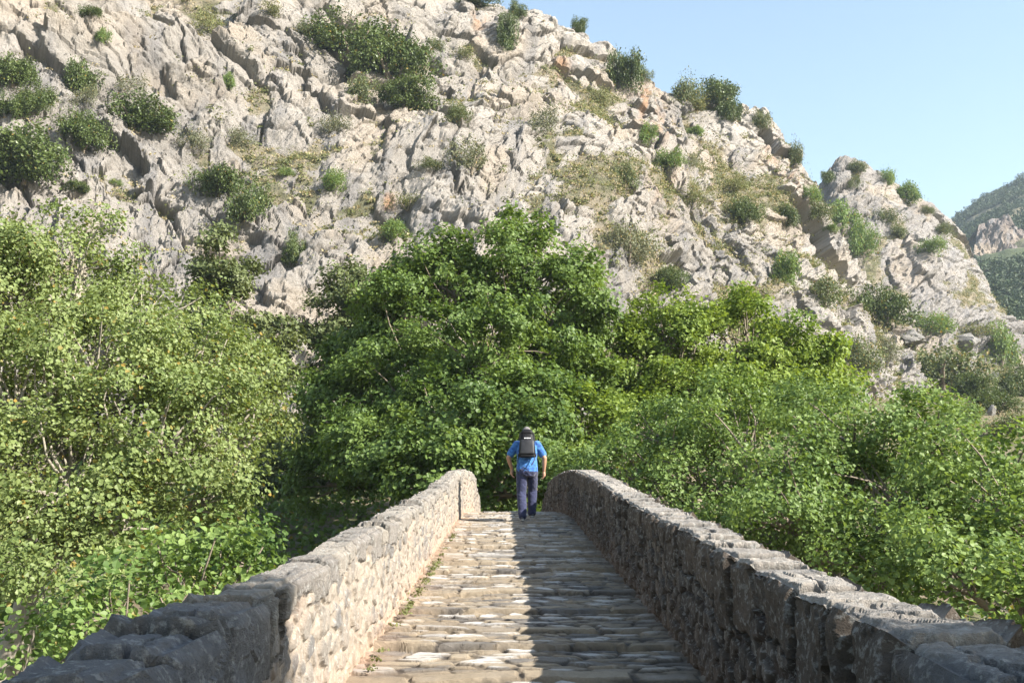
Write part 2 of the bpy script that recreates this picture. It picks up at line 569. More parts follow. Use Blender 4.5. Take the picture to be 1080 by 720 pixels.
    if side == 'right':
        ccol = np.where((ontop > 0)[..., None], ccol, ccol * A(.30, .262, .23))  # coping sides darkened to paint in shade; the sunlit top keeps its tone
    # blocks nearest the viewer: tree shade put into their colour, darker and lichen-grey
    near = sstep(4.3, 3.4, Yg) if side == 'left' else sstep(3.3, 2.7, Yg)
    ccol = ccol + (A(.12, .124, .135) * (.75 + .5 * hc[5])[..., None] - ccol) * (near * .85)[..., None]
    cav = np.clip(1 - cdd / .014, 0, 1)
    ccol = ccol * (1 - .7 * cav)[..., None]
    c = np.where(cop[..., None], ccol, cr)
    dirt = np.exp(-np.clip(hz, 0, 3) / .10) * onin * .7
    c = c + (A(.36, .25, .17) * (1 if side == 'left' else .35) - c) * dirt[..., None]
    c = np.clip(c, .02, .75)
    root = bpy.data.objects.new('parapet_wall', None)
    COL.objects.link(root)
    root.location = (float(xin(np.array([3.0]))[0]), 3.0, float(path_z(3.0)))
    tag(root, label, 'wall', 'stone parapets of the bridge')
    faces = grid_faces(len(ys), nw)
    if side == 'left':
        faces = faces[:, ::-1]
    vid = cop.reshape(-1)
    fc = vid[faces].sum(1) >= 2
    off = np.array(root.location)
    Vf = V.reshape(-1, 3) - off
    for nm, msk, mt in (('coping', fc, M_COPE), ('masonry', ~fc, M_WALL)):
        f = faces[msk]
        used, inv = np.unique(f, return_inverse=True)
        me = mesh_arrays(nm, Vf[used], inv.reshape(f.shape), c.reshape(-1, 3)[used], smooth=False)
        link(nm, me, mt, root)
    # closed ends
    return root


build_wall('left', left_x, LEFT_H, .255, 101, 'sunlit left parapet of pale rubble stone with dark shaded blocks at its near end')
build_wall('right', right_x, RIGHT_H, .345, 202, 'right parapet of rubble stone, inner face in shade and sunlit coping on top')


# ------------------------------------------------------------------ ground
def ground_z(x, y):
    x, y = np.asarray(x, float), np.asarray(y, float)
    riv = np.exp(-((y - 9 + 1.5 * np.sin(x * .03)) / 9.5) ** 4)
    far = -2.4 + .20 * np.clip(y - 26, 0, 175) + 0.02 * np.clip(y - 201, 0, 3000)
    near = -2.7 + 0 * y
    base = np.where(y > 10, far, near)
    base = base + 6 * sstep(12, 60, -x) * sstep(30, 60, y) * .4
    z = base * (1 - riv) + (-7.2) * riv
    z += (.5 * fbm(x * .09, y * .09, 301, 3) + .18 * fbm(x * .6, y * .6, 302, 3)) * sstep(0, 6, np.abs(x) + 2)
    # the causeway runs onto both banks
    road = sstep(3.2, 1.2, np.abs(x - .09)) * (sstep(28, 31, y) + sstep(-3, -5, y))
    road = road * (y < 60)
    z = z + (np.where(y > 10, path_z(np.minimum(y, 40)) - .12 + .2 * np.clip(y - 40, 0, 99), path_z(y) - .12) - z) * road
    return z


def build_ground():
    def axis(lo, hi, c, fine, grow):
        a = [c]
        while a[-1] < hi:
            a.append(a[-1] + fine + grow * max(0, abs(a[-1] - c) - 30))
        b = [c]
        while b[-1] > lo:
            b.append(b[-1] - fine - grow * max(0, abs(b[-1] - c) - 30))
        return np.array(sorted(set(a + b)))
    xs = axis(-1500, 1500, 0, .45, .05)
    ys = axis(-600, 2400, 20, .45, .045)
    X, Y = np.meshgrid(xs, ys, indexing='ij')
    Z = ground_z(X, Y)
    n = fbm(X * .35, Y * .35, 310, 4)
    n2 = fbm(X * 1.7, Y * 1.7, 312, 3)
    A = lambda *c: np.array(c)
    c = A(.20, .16, .10) + (A(.115, .12, .05) - A(.20, .16, .10)) * sstep(-.25, .3, n)[..., None]
    c = c + (A(.36, .33, .29) - c) * (sstep(.25, .45, n2) * .5 * sstep(70, 50, Y))[..., None]
    bed = sstep(-5.2, -6.6, Z)
    c = c + (A(.38, .36, .33) * (1 + .5 * n2[..., None]) - c) * bed[..., None]
    o = link('ground', mesh_arrays('ground', np.stack([X, Y, Z], -1).reshape(-1, 3), grid_faces(*X.shape), np.clip(c, .02, .7).reshape(-1, 3)), M_GROUND)
    tag(o, 'dry valley ground of earth, stones and leaf litter under the trees', 'ground', kind='structure')
    return o


build_ground()


def build_bridge_body():
    """spandrels and a round arch over the river bed, under the paving"""
    ys = np.linspace(-4.5, 30, 140)
    top = path_z(ys) - .30
    yc, rad, spring = 9.5, 6.2, -7.4
    arch = np.where(np.abs(ys - yc) < rad, spring + np.sqrt(np.clip(rad ** 2 - (ys - yc) ** 2, 0, None)), -8.5)
    arch = np.minimum(arch, top - .35)
    x0, x1 = XL - .27, XR + .33
    V, F = [], []
    for x in (x0, x1):
        for y, t, a in zip(ys, top, arch):
            V += [(x, y, a), (x, y, t)]
    n = len(ys)
    i = lambda s, k, j: s * 2 * n + 2 * k + j
    for k in range(n - 1):
        F.append((i(0, k, 0), i(0, k, 1), i(0, k + 1, 1), i(0, k + 1, 0)))
        F.append((i(1, k, 0), i(1, k + 1, 0), i(1, k + 1, 1), i(1, k, 1)))
        F.append((i(0, k, 1), i(1, k, 1), i(1, k + 1, 1), i(0, k + 1, 1)))
        F.append((i(0, k, 0), i(0, k + 1, 0), i(1, k + 1, 0), i(1, k, 0)))
    o = link('bridge_arch', mesh_arrays('bridge_arch', np.array(V), np.array(F), smooth=False), M_BODY)
    tag(o, 'stone arch carrying the cobbled path over the river bed', 'bridge')


build_bridge_body()


# ------------------------------------------------------------------ cliffs
def facets(s, t, L, seed, ang, stretch, warp=.35):
    ca, sa = math.cos(ang), math.sin(ang)
    x, y = (s * ca + t * sa) / L, (-s * sa + t * ca) / (L * stretch)
    wx = x + warp * fbm(x * 1.3, y * 1.3, seed + 50, 3)
    wy = y + warp * fbm(x * 1.3 + 7, y * 1.3, seed + 60, 3)
    f1, f2, a, b, c, dx, dy = worley(wx, wy, seed)
    h = (.75 if L < 6 else .42) * (a - .5) + (b - .5) * 1.9 * dx + (c - .3) * 1.3 * dy
    return h * L, (f2 - f1) * L, a


def build_cliff(name, ctrl, spacing, seed, ang, soil_bias, amp, tone, back, stains=(), smooth_crest=.15, label=''):
    """ctrl: rows of (base px,py,Y, crest px,py,Y)"""
    B = np.array([at(*c[:3]) for c in ctrl])
    C = np.array([at(*c[3:6]) for c in ctrl])
    k = np.linspace(0, len(ctrl) - 1, 400)

    def res(P):
        Q = np.stack([np.interp(k, np.arange(len(ctrl)), P[:, i]) for i in range(3)], 1)
        w = np.exp(-.5 * (np.arange(-18, 19) / 6.0) ** 2)
        w /= w.sum()
        return np.stack([np.convolve(np.pad(Q[:, i], 18, mode='reflect', reflect_type='odd'), w, mode='valid') for i in range(3)], 1)
    B, C = res(B), res(C)
    mid = .5 * (B + C)
    arc = np.concatenate([[0], np.cumsum(np.linalg.norm(np.diff(mid, axis=0), axis=1))])
    nS = int(arc[-1] / spacing)
    sa = np.linspace(0, arc[-1], nS)
    B = np.stack([np.interp(sa, arc, B[:, i]) for i in range(3)], 1)
    C = np.stack([np.interp(sa, arc, C[:, i]) for i in range(3)], 1)
    L = np.linalg.norm(C - B, axis=1)
    nT = int(np.percentile(L, 80) * 1.0 / spacing)
    ts = np.concatenate([np.linspace(-.14, 1, nT), 1 + np.linspace(.006, .55, int(nT * .22))])
    Tt = ts[None, :, None]
    P = B[:, None] + (C - B)[:, None] * np.minimum(Tt, 1)
    # beyond the crest the ground falls away behind
    over = np.clip(Tt - 1, 0, None)
    bk = np.array(back)[None, None]
    P = P + over * L[:, None, None] * bk + np.array([0, 0, -1.0]) * (over ** 1.0) * .35 * L[:, None, None]
    S = np.repeat(sa[:, None], len(ts), 1)
    T = ts[None] * L[:, None]
    du = np.gradient(P, axis=0)
    dv = np.gradient(P, axis=1)
    N = np.cross(du, dv)
    N /= np.linalg.norm(N, axis=2, keepdims=True) + 1e-9
    # large-scale direction only
    Nf = N[:, nT // 2][:, None] * np.ones_like(N)
    w = np.exp(-.5 * (np.arange(-60, 61) / 25.0) ** 2)
    w /= w.sum()
    for i in range(3):
        Nf[:, :, i] = np.convolve(np.pad(Nf[:, 0, i], 60, mode='edge'), w, mode='valid')[:, None]
    Nf /= np.linalg.norm(Nf, axis=2, keepdims=True)
    edgefade = 1 - smooth_crest * np.exp(-((T - L[:, None]) / 9.0) ** 2)
    s0, t0 = S + 3 * fbm(S * .05, T * .05, seed + 1, 3), T + 3 * fbm(S * .05 + 4, T * .05, seed + 2, 3)
    h = amp * 4.5 * fbm(s0 * .028, t0 * .03, seed + 3, 3)
    rockn = 0
    ed = np.full(S.shape, 9.0)
    ident = 0
    for (sz, a, st, da, q) in ((17, .23, 1.2, 0, 10), (7.5, .25, 1.25, .7, 20), (3.4, .31, 1.3, -.6, 30), (1.6, .29, 1.3, .6, 40), (.75, .26, 1.3, -.3, 55)):
        f, e, i1 = facets(s0, t0, sz, seed + q * 7, ang + da, st)
        rockn = rockn + a * f
        rockn = rockn - (.065 if sz > 1 else .05) * sz ** .8 * (1 - sstep(0, .09, e / sz))
        if sz < 10:
            ed = np.minimum(ed, e / sz * (1.5 if sz > 2 else 1.0) + (0 if sz > 1 else .03))
        if sz > 2 and sz < 7:
            ident = ident + i1 * .5
    rockn += .5 * (1 - 2 * np.abs(fbm(s0 * .22, t0 * .16, seed + 5, 4)))
    rockn += .10 * fbm(s0 * 1.1, t0 * 1.1, seed + 6, 3)
    rockn += .16 * fbm(s0 * 2.1, t0 * 1.8, seed + 61, 3)
    rockn = rockn * amp
    bias = soil_bias(S / sa[-1], ts[None] + 0 * S)
    soil = bias + 1.9 * amp * fbm(s0 * .13, t0 * .17, seed + 8, 4) + .55 * fbm(s0 * .5, t0 * .5, seed + 9, 4)
    k_ = .35
    dlt = soil - rockn
    top = np.where(dlt > 0, soil, rockn) + np.exp(-np.abs(dlt) / k_) * .12
    smask = sstep(-.12, .22, dlt + .25 * fbm(s0 * .9, t0 * .9, seed + 13, 3))
    disp = (h + top) * edgefade
    P = P + Nf * disp[..., None]
    # ---- albedo
    A = lambda *c: np.array(c)
    tn = np.array(tone)
    c = tn * (1 + .16 * (ident - .5) + .12 * fbm(s0 * .35, t0 * .25, seed + 14, 4) + .26 * fbm(s0 * .055, t0 * .07, seed + 19, 3))[..., None]
    streak = sstep(.05, .5, fbm(s0 * .5, t0 * .10, seed + 15, 4)) * .6
    c = c + (A(.225, .22, .225) - c) * streak[..., None]
    warm = sstep(.1, .5, fbm(s0 * .12, t0 * .10, seed + 16, 4)) * .40
    c = c + (A(.52, .415, .30) - c) * warm[..., None]
    cr = (1 - sstep(.0, .05, ed)) * .35
    c = c * (1 - cr)[..., None]
    for (px, py, rr, st) in stains:
        dd = np.array(ray(px, py))
        X2 = P[..., 0] / P[..., 1] * 1.0
        Z2 = P[..., 2] / P[..., 1]
        q = ((X2 - dd[0] / dd[1]) * FOC / rr) ** 2 + ((Z2 - dd[2] / dd[1]) * FOC / rr / 1.8) ** 2
        g = np.exp(-q) * st * sstep(-.25, .35, fbm(s0 * .8, t0 * .35, seed + 17, 4))
        c = c + (A(.50, .25, .10) - c) * np.clip(g * .75, 0, .6)[..., None]
    sn = fbm(s0 * .5, t0 * .5, seed + 18, 4)
    sc = A(.32, .275, .20) + (A(.17, .165, .095) - A(.32, .275, .20)) * sstep(-.3, .3, sn)[..., None]
    c = c + (sc - c) * smask[..., None]
    V = P.reshape(-1, 3)
    faces = grid_faces(nS, len(ts))
    me = mesh_arrays(name, V, faces, np.clip(c, .02, .75).reshape(-1, 3), smooth=False)
    # sharp rock facets
    o = link(name, me, M_CLIFF)
    tag(o, label, 'hillside', kind='structure')
    return o, P, smask, Nf


def bias_main(u, t):
    return -1.9 + 1.45 * sstep(.42, .62, u) * (1 - .7 * sstep(.6, .95, t)) + .9 * sstep(.30, .0, t) * sstep(.3, .5, u)


def bias_side(u, t):
    return -1.25 + .6 * sstep(.3, 0, t) + 0 * u


MAIN = [(-420, 470, 72, -420, -330, 128), (-200, 455, 74, -200, -260, 134), (0, 440, 77, 0, -170, 140), (160, 440, 79, 160, -105, 144),
        (320, 440, 82, 330, -58, 148), (430, 430, 87, 430, -28, 152), (510, 425, 92, 515, -2, 155), (580, 415, 97, 572, 6, 157), (650, 412, 103, 632, 42, 160),
        (720, 410, 109, 690, 78, 164), (790, 408, 116, 762, 99, 169), (850, 405, 123, 817, 130, 173), (900, 400, 131, 846, 183, 178),
        (940, 396, 140, 866, 246, 184), (968, 392, 148, 910, 300, 188), (990, 390, 155, 950, 352, 190)]
SIDE = [(820, 400, 200, 806, 260, 246), (850, 400, 200, 852, 212, 244), (880, 400, 200, 884, 163, 242), (915, 398, 202, 914, 170, 243), (950, 396, 205, 944, 192, 246),
        (985, 394, 208, 974, 210, 250), (1015, 392, 212, 1002, 242, 255), (1040, 390, 216, 1024, 276, 258), (1062, 388, 220, 1042, 316, 260),
        (1085, 387, 224, 1060, 345, 262), (1120, 386, 230, 1085, 372, 264)]
STAINS = [(592, 70, 9, 1.0), (680, 105, 12, 1.0), (833, 200, 14, .9), (755, 190, 10, .7), (410, 215, 8, .9), (815, 160, 9, .7), (505, 22, 10, .7), (700, 190, 22, .35), (630, 250, 12, .5), (700, 130, 10, .6)]
CLIFF, CP_, CS_, CN_ = build_cliff('rocky_hillside', MAIN, .175, 500, .45, bias_main, 1.0, (.455, .415, .37), (.25, 1, 0), STAINS,
                                   label='pale limestone mountainside with ledges of dry grass')
CRAG, CP2, CS2, CN2 = build_cliff('rocky_crag', SIDE, .33, 700, -.5, bias_side, 1.0, (.355, .33, .31), (.3, 1, 0), (),
                                  label='grey limestone crag beyond the main mountainside', smooth_crest=.5)


def bvh_of(P):
    nu, nv = P.shape[:2]
    P = P[::2, ::2]
    nu, nv = P.shape[:2]
    return BVHTree.FromPolygons([Vector(p) for p in P.reshape(-1, 3)], [tuple(int(q) for q in f) for f in grid_faces(nu, nv)])


BV1, BV2 = bvh_of(CP_), bvh_of(CP2)


def ground_ray(px, py):
    d = ray(px, py)
    t = np.arange(20, 700, .5)
    hit = np.nonzero(d.z * t < ground_z(d.x * t, d.y * t))[0]
    return (d * float(t[hit[0]]), float(t[hit[0]])) if len(hit) else (None, 1e9)


def surf(px, py):
    """the nearest hillside or ground point seen along this bearing"""
    d = ray(px, py)
    c = []
    for bv in (BV1, BV2):
        h = bv.ray_cast(Vector((0, 0, 0)), d.normalized(), 2000)
        if h[0] is not None:
            c.append(h[0])
    g, t = ground_ray(px, py)
    if g is not None:
        c.append(g)
    return min(c, key=lambda v: v.length) if c else None


# far wooded hill
def build_far_hill():
    ctrl = [(800, 330, 380, 800, 330, 820), (900, 345, 370, 900, 292, 830), (980, 350, 360, 985, 252, 840), (1010, 352, 355, 1010, 229, 845), (1040, 355, 350, 1040, 207, 850),
            (1080, 358, 345, 1082, 188, 855), (1150, 360, 340, 1150, 160, 860), (1300, 360, 330, 1300, 135, 870), (1600, 360, 320, 1600, 140, 880), (2000, 360, 310, 2000, 190, 890)]
    B = np.array([at(*c[:3]) for c in ctrl])
    C = np.array([at(*c[3:6]) for c in ctrl])
    k = np.linspace(0, len(ctrl) - 1, 300)
    f = lambda P: np.stack([np.interp(k, np.arange(len(ctrl)), P[:, i]) for i in range(3)], 1)
    B, C = f(B), f(C)
    ts = np.concatenate([np.linspace(-.2, 1, 170), np.linspace(1.01, 1.6, 20)])
    P = B[:, None] + (C - B)[:, None] * np.minimum(ts, 1)[None, :, None]
    P = P + np.clip(ts - 1, 0, None)[None, :, None] * np.array([0, 600, -200.0])
    n = fbm(P[..., 0] * .012, P[..., 1] * .012, 801, 4)
    P[..., 2] += (9 * n + 3 * fbm(P[..., 0] * .06, P[..., 1] * .06, 803, 3)) * (ts < 1)[None]
    A = lambda *c: np.array(c)
    c = A(.07, .085, .035) + (A(.19, .165, .10) - A(.07, .085, .035)) * sstep(.05, .4, fbm(P[..., 0] * .02, P[..., 1] * .02, 805, 4))[..., None]
    o = link('far_hill', mesh_arrays('far_hill', P.reshape(-1, 3), grid_faces(len(k), len(ts)), c.reshape(-1, 3)), M_HILL)
    tag(o, 'distant wooded hill behind the crag', 'hill', kind='structure')
    # a bare rock band half way up
    bctrl = [(1026, 272, 545, 1032, 240, 562), (1044, 271, 543, 1045, 233, 562), (1062, 271, 541, 1062, 228, 562), (1078, 272, 540, 1077, 244, 560), (1095, 274, 538, 1094, 238, 560),
             (1115, 276, 536, 1114, 250, 560), (1145, 279, 534, 1143, 262, 558)]
    b, *_ = build_cliff('far_rock_band', bctrl, .8, 900, .3, lambda u, t: -4 + 0 * u, 1.6, (.20, .165, .145), (0, 1, 0), smooth_crest=.2,
                        label='small pinkish rock band on the distant hill')
    return P, ts


HP, HT = build_far_hill()

# ------------------------------------------------------------------ foliage


def leaf_mesh(name, pos, nrm, size, rng, tint, kind='leaf', yellow=0.0):
    """one small folded face pair per leaf"""
    M = len(pos)
    nrm = nrm / (np.linalg.norm(nrm, axis=1, keepdims=True) + 1e-9)
    r = rng.normal(size=(M, 3))
    x = np.cross(nrm, r)
    x /= np.linalg.norm(x, axis=1, keepdims=True) + 1e-9
    y = np.cross(nrm, x)
    sz = size * rng.uniform(.5, 1.4, M)
    if kind == 'leaf':
        tpl = np.array([(0, -.45, 0), (.40, -.28, .10), (.47, .12, .14), (0, .58, -.05), (-.47, .12, .14), (-.40, -.28, .10)])
        F = np.array([(0, 1, 2, 3), (0, 3, 4, 5)])
    else:
        tpl = np.array([(0, -.5, 0), (.36, 0, .12), (0, .55, 0), (-.36, 0, .12)])
        F = np.array([(0, 1, 2, 3)])
    k = len(tpl)
    V = (pos[:, None] + sz[:, None, None] * (x[:, None] * tpl[None, :, :1] + y[:, None] * tpl[None, :, 1:2] + nrm[:, None] * tpl[None, :, 2:]))
    V = V.reshape(-1, 3)
    faces = (np.arange(M)[:, None, None] * k + F[None]).reshape(-1, 4)
    c = np.zeros((M, 3))
    c[:, 0] = np.clip(tint, 0, 1)
    c[:, 1] = (rng.random(M) < yellow) * rng.uniform(.3, .9, M)
    return mesh_arrays(name, V, faces, np.repeat(c, k, 0), smooth=False)


class Tubes:
    def __init__(self):
        self.V, self.F, self.n = [], [], 0

    def tube(self, pts, rad, sides=6):
        pts = [np.asarray(p, float) for p in pts]
        ring0 = None
        for i, (p, r) in enumerate(zip(pts, rad)):
            d = pts[min(i + 1, len(pts) - 1)] - pts[max(i - 1, 0)]
            d = d / (np.linalg.norm(d) + 1e-9)
            a = np.cross(d, (0, 0, 1) if abs(d[2]) < .9 else (1, 0, 0))
            a /= np.linalg.norm(a) + 1e-9
            b = np.cross(d, a)
            an = np.arange(sides) * 2 * math.pi / sides
            self.V.append(p + r * (np.cos(an)[:, None] * a + np.sin(an)[:, None] * b))
            if i:
                q = self.n + (i - 1) * sides
                j = np.arange(sides)
                self.F.append(np.stack([q + j, q + (j + 1) % sides, q + sides + (j + 1) % sides, q + sides + j], 1))
        self.n += len(pts) * sides

    def mesh(self, name):
        return mesh_arrays(name, np.concatenate(self.V), np.concatenate(self.F))


def curve(a, b, sag, rng, n=7, wob=.06):
    a, b = np.asarray(a, float), np.asarray(b, float)
    L = np.linalg.norm(b - a)
    m = .5 * (a + b) + np.array([0, 0, sag * L]) + rng.normal(size=3) * wob * L
    t = np.linspace(0, 1, n)[:, None]
    P = (1 - t) ** 2 * a + 2 * t * (1 - t) * m + t * t * b
    P[1:-1] += rng.normal(size=(n - 2, 3)) * wob * L * .12
    return P


def make_tree(name, label, cat, base, lumps, lsize, mat, bark, seed, dens=1.0, group=None, yellow=0.0, trunk_r=.28, rc=(.55, 1.0), per=1.0,
              fork=.45, tint0=.45, twigs=True, lumpz=1.0, updir=.5):
    """lumps: (px, py, Y, rx_px, rz_px) sightings of the crown's masses"""
    rng = np.random.default_rng(seed)
    base = np.array(base, float)
    Ls = []
    for (px, py, Y, rx, rz) in lumps:
        c = np.array(at(px, py, Y))
        dist = np.linalg.norm(c)
        Ls.append((c, np.array([rx, rx * .95, rz]) / FOC * dist))
    tb = Tubes()
    cen = np.mean([c for c, _ in Ls], axis=0)
    fk = base + (cen - base) * fork
    fk[2] = base[2] + (cen[2] - base[2]) * fork
    tb.tube(curve(base - np.array([0, 0, .6]), fk, .0, rng, 9, .04), np.linspace(trunk_r * 1.25, trunk_r * .8, 9), 10)
    pos, nrm, tint = [], [], []
    for li, (c, r) in enumerate(Ls):
        st = base + (fk - base) * rng.uniform(.75, 1.0)
        P = curve(st, c - np.array([0, 0, r[2] * .25]), .10, rng, 8, .09)
        tb.tube(P, np.linspace(trunk_r * .55, trunk_r * .20, 8), 7)
        R_ = r.mean()
        area = 4 * math.pi * ((r[0] * r[1]) ** 1.6 / 3 + 2 * (r[0] * r[2]) ** 1.6 / 3) ** (1 / 1.6)
        rcl = np.clip(.30 * R_, *rc)
        ncl = max(6, int(area * .72 * dens / (math.pi * rcl ** 2)))
        u = rng.normal(size=(ncl * 3, 3))
        u /= np.linalg.norm(u, axis=1, keepdims=True)
        u = u[(u[:, 2] > -.75)][:ncl]
        rr = np.where(rng.random(len(u)) < .16, rng.uniform(1.0, 1.16, len(u)), rng.uniform(.45, 1.05, len(u)) ** .8) * (1 + .14 * np.sin(u[:, 0] * 5 + seed) * np.sin(u[:, 2] * 6 + li))
        cc = c + u * rr[:, None] * r
        keep = np.ones(len(cc), bool)
        for lj, (c2, r2) in enumerate(Ls):
            if lj != li:
                keep &= (((cc - c2) / r2) ** 2).sum(1) > .42
        for q, uu in zip(cc[keep], u[keep]):
            rq = rcl * rng.uniform(.7, 1.25)
            tn = tint0 + rng.normal() * .22
            if twigs:
                T = curve(P[rng.integers(4, 8)], q, .05, rng, 5, .10)
                tb.tube(T, np.linspace(trunk_r * .16, .012, 5), 4)
            ns = max(4, int(26 * per * (rq / .8) ** 2))
            v = rng.normal(size=(ns, 3))
            v /= np.linalg.norm(v, axis=1, keepdims=True)
            v = v * rng.uniform(.35, 1.0, (ns, 1)) ** .6
            v[:, 2] = v[:, 2] * .70 + .10 - .22 * (v[:, 0] ** 2 + v[:, 1] ** 2)
            out = np.array([uu[0], uu[1], uu[2] * .6])
            sc = q + v * rq + out * rq * .25
            nl = 26
            lp = (sc[:, None] + rng.normal(size=(ns, nl, 3)) * np.array([1, 1, .7]) * max(lsize * 1.5, .17)).reshape(-1, 3)
            sn_ = v * .55 + uu * .45 + np.array([0, 0, updir + .15]) + rng.normal(size=(ns, 3)) * .38
            ln = np.repeat(sn_, nl, 0) + rng.normal(size=(len(lp), 3)) * .42
            pos.append(lp)
            nrm.append(ln)
            tint.append(tn + rng.normal(size=len(lp)) * .20 + np.repeat(rng.normal(size=ns) * .08, nl))
    pos, nrm, tint = np.concatenate(pos), np.concatenate(nrm), np.concatenate(tint)
    root = bpy.data.objects.new(name, None)
    COL.objects.link(root)
    root.location = base
    tag(root, label, cat, group)
    tm = tb.mesh('trunk')
    tm.transform(Matrix.Translation(-Vector(base)))
    link('trunk', tm, bark, root)
    link('crown', leaf_mesh('crown', pos - base, nrm, lsize, rng, tint, 'leaf', yellow), mat, root)
    return root


LM_PLANE = leaf_mat('plane_leaves_yellow_green', (.115, .160, .045), (.240, .290, .110), trans=.36)
LM_DEEP = leaf_mat('deep_green_leaves', (0.068, 0.117, 0.028), (0.152, 0.219, 0.054), trans=.36)
LM_BRIGHT = leaf_mat('bright_green_leaves', (0.117, 0.177, 0.028), (0.233, 0.304, 0.061), trans=.38)
LM_MID = leaf_mat('mid_green_leaves', (0.074, 0.129, 0.030), (0.190, 0.265, 0.074), trans=.36)
LM_OLIVE = leaf_mat('olive_leaves', (0.066, 0.090, 0.030), (0.144, 0.168, 0.066), trans=.25, gloss=.5)
LM_OAK = leaf_mat('evergreen_oak_leaves', (0.042, 0.068, 0.017), (0.116, 0.150, 0.043), trans=.22, gloss=.4)
LM_GREY = leaf_mat('grey_green_leaves', (.085, .095, .050), (.190, .195, .110), trans=.2, gloss=.6)
LM_DRYGREEN = leaf_mat('yellow_green_leaves', (.090, .110, .034), (.205, .205, .080), trans=.25, gloss=.6)
LM_STRAW = leaf_mat('dry_grass_blades', (.26, .215, .115), (.42, .35, .21), trans=.25, gloss=.7)


def gz(x, y):
    return float(ground_z(x, y))


def gp(x, y):
    return (x, y, gz(x, y))


TG = 'trees in the valley beside the bridge'
make_tree('plane_tree', 'large yellow-green plane tree filling the left side, pale branches showing through', 'tree', gp(-10.5, 22), [
    (30, 306, 24, 78, 62), (92, 272, 25, 40, 44), (140, 334, 25, 66, 52), (-60, 330, 23, 90, 90), (212, 372, 24, 56, 48), (110, 385, 22, 80, 66), (20, 420, 21, 85, 75),
    (235, 425, 23, 62, 62), (170, 460, 21, 72, 66), (75, 500, 20, 80, 66), (-40, 520, 20, 80, 80), (215, 515, 21.5, 42, 48), (130, 545, 20, 60, 48), (20, 585, 18.5, 55, 42), (262, 450, 23.5, 32, 40)],
    .078, LM_PLANE, M_PALEBARK, 1, dens=1.2, group=TG, yellow=.03, trunk_r=.30, rc=(.5, .85), per=1.0, tint0=.55)
make_tree('broadleaf_tree', 'young fresh green tree low behind the near end of the left parapet', 'tree', gp(-5.6, 13.5), [
    (195, 600, 14, 62, 42), (120, 640, 13, 66, 42), (225, 582, 15, 40, 30), (60, 690, 12, 52, 42), (262, 590, 15, 22, 26)],
    .078, LM_MID, M_BARK, 2, dens=1.0, group=TG, trunk_r=.10, rc=(.35, .6), per=.7, yellow=.01)
make_tree('slender_tree', 'slender tree rising behind the top right of the big plane tree', 'tree', gp(-14.0, 52), [
    (232, 285, 54, 26, 42), (226, 330, 54, 26, 36), (262, 360, 52, 38, 34), (285, 385, 51, 26, 30), (240, 400, 52, 36, 36), (275, 430, 50, 30, 30), (306, 462, 47, 30, 36), (296, 505, 44, 34, 34)],
    .17, LM_OLIVE, M_BARK, 3, dens=.8, group=TG, trunk_r=.22, rc=(.6, 1.0), per=.7, tint0=.6)
make_tree('broadleaf_tree', 'tall deep green tree in the middle, straight beyond the bridge crown', 'tree', gp(-1.2, 41), [
    (545, 292, 42, 66, 52), (480, 300, 41, 58, 48), (590, 330, 41, 48, 52), (430, 345, 40, 56, 50), (510, 370, 38, 72, 60), (590, 410, 39, 46, 52),
    (420, 415, 38, 60, 52), (480, 450, 35, 66, 52), (550, 455, 35, 56, 56), (400, 480, 36, 56, 46), (455, 500, 33, 52, 36), (540, 510, 33, 52, 42), (360, 440, 39, 34, 50), (395, 390, 42, 42, 40), (345, 500, 38, 40, 40)],
    .135, LM_DEEP, M_BARK, 24, dens=1.25, group=TG, trunk_r=.40, rc=(.7, 1.15), per=.75, tint0=.55)
make_tree('olive_tree', 'rounded olive green tree at the left shoulder of the tall middle tree', 'tree', gp(-8.4, 56), [
    (378, 312, 57, 34, 32), (395, 340, 57, 34, 34), (352, 350, 56, 26, 36), (370, 385, 56, 34, 34)],
    .17, LM_OLIVE, M_BARK, 5, dens=.9, group=TG, trunk_r=.2, rc=(.6, 1.0), per=.7, tint0=.5)
make_tree('broadleaf_tree', 'bright yellow-green tree to the right of the tall middle tree', 'tree', gp(6.8, 40), [
    (715, 372, 42, 52, 48), (790, 352, 42, 46, 46), (845, 375, 42, 38, 36), (665, 390, 42, 40, 46), (745, 430, 40, 60, 46), (820, 425, 41, 50, 42), (700, 345, 43, 34, 30), (680, 455, 38, 52, 42), (610, 455, 37, 36, 46), (625, 400, 43, 30, 46), (870, 415, 42, 30, 30)],
    .13, LM_BRIGHT, M_BARK, 6, dens=1.35, group=TG, trunk_r=.30, rc=(.65, 1.05), per=.75, tint0=.45)
make_tree('broadleaf_tree', 'wide mid green tree spreading close behind the right parapet', 'tree', gp(7.6, 24), [
    (800, 490, 26, 78, 56), (900, 458, 26, 72, 54), (720, 500, 27, 60, 46), (660, 500, 28, 46, 40), (860, 560, 23, 76, 56), (770, 545, 24, 66, 50), (960, 520, 24, 66, 56), (940, 600, 21, 66, 50), (690, 535, 26, 36, 30), (765, 452, 28, 56, 38), (820, 530, 22, 52, 44), (700, 450, 30, 46, 34), (620, 490, 29, 36, 36), (850, 435, 29, 52, 30)],
    .085, LM_MID, M_BARK, 7, dens=1.02, fork=.22, group=TG, trunk_r=.30, rc=(.5, .85), per=.85, tint0=.55)
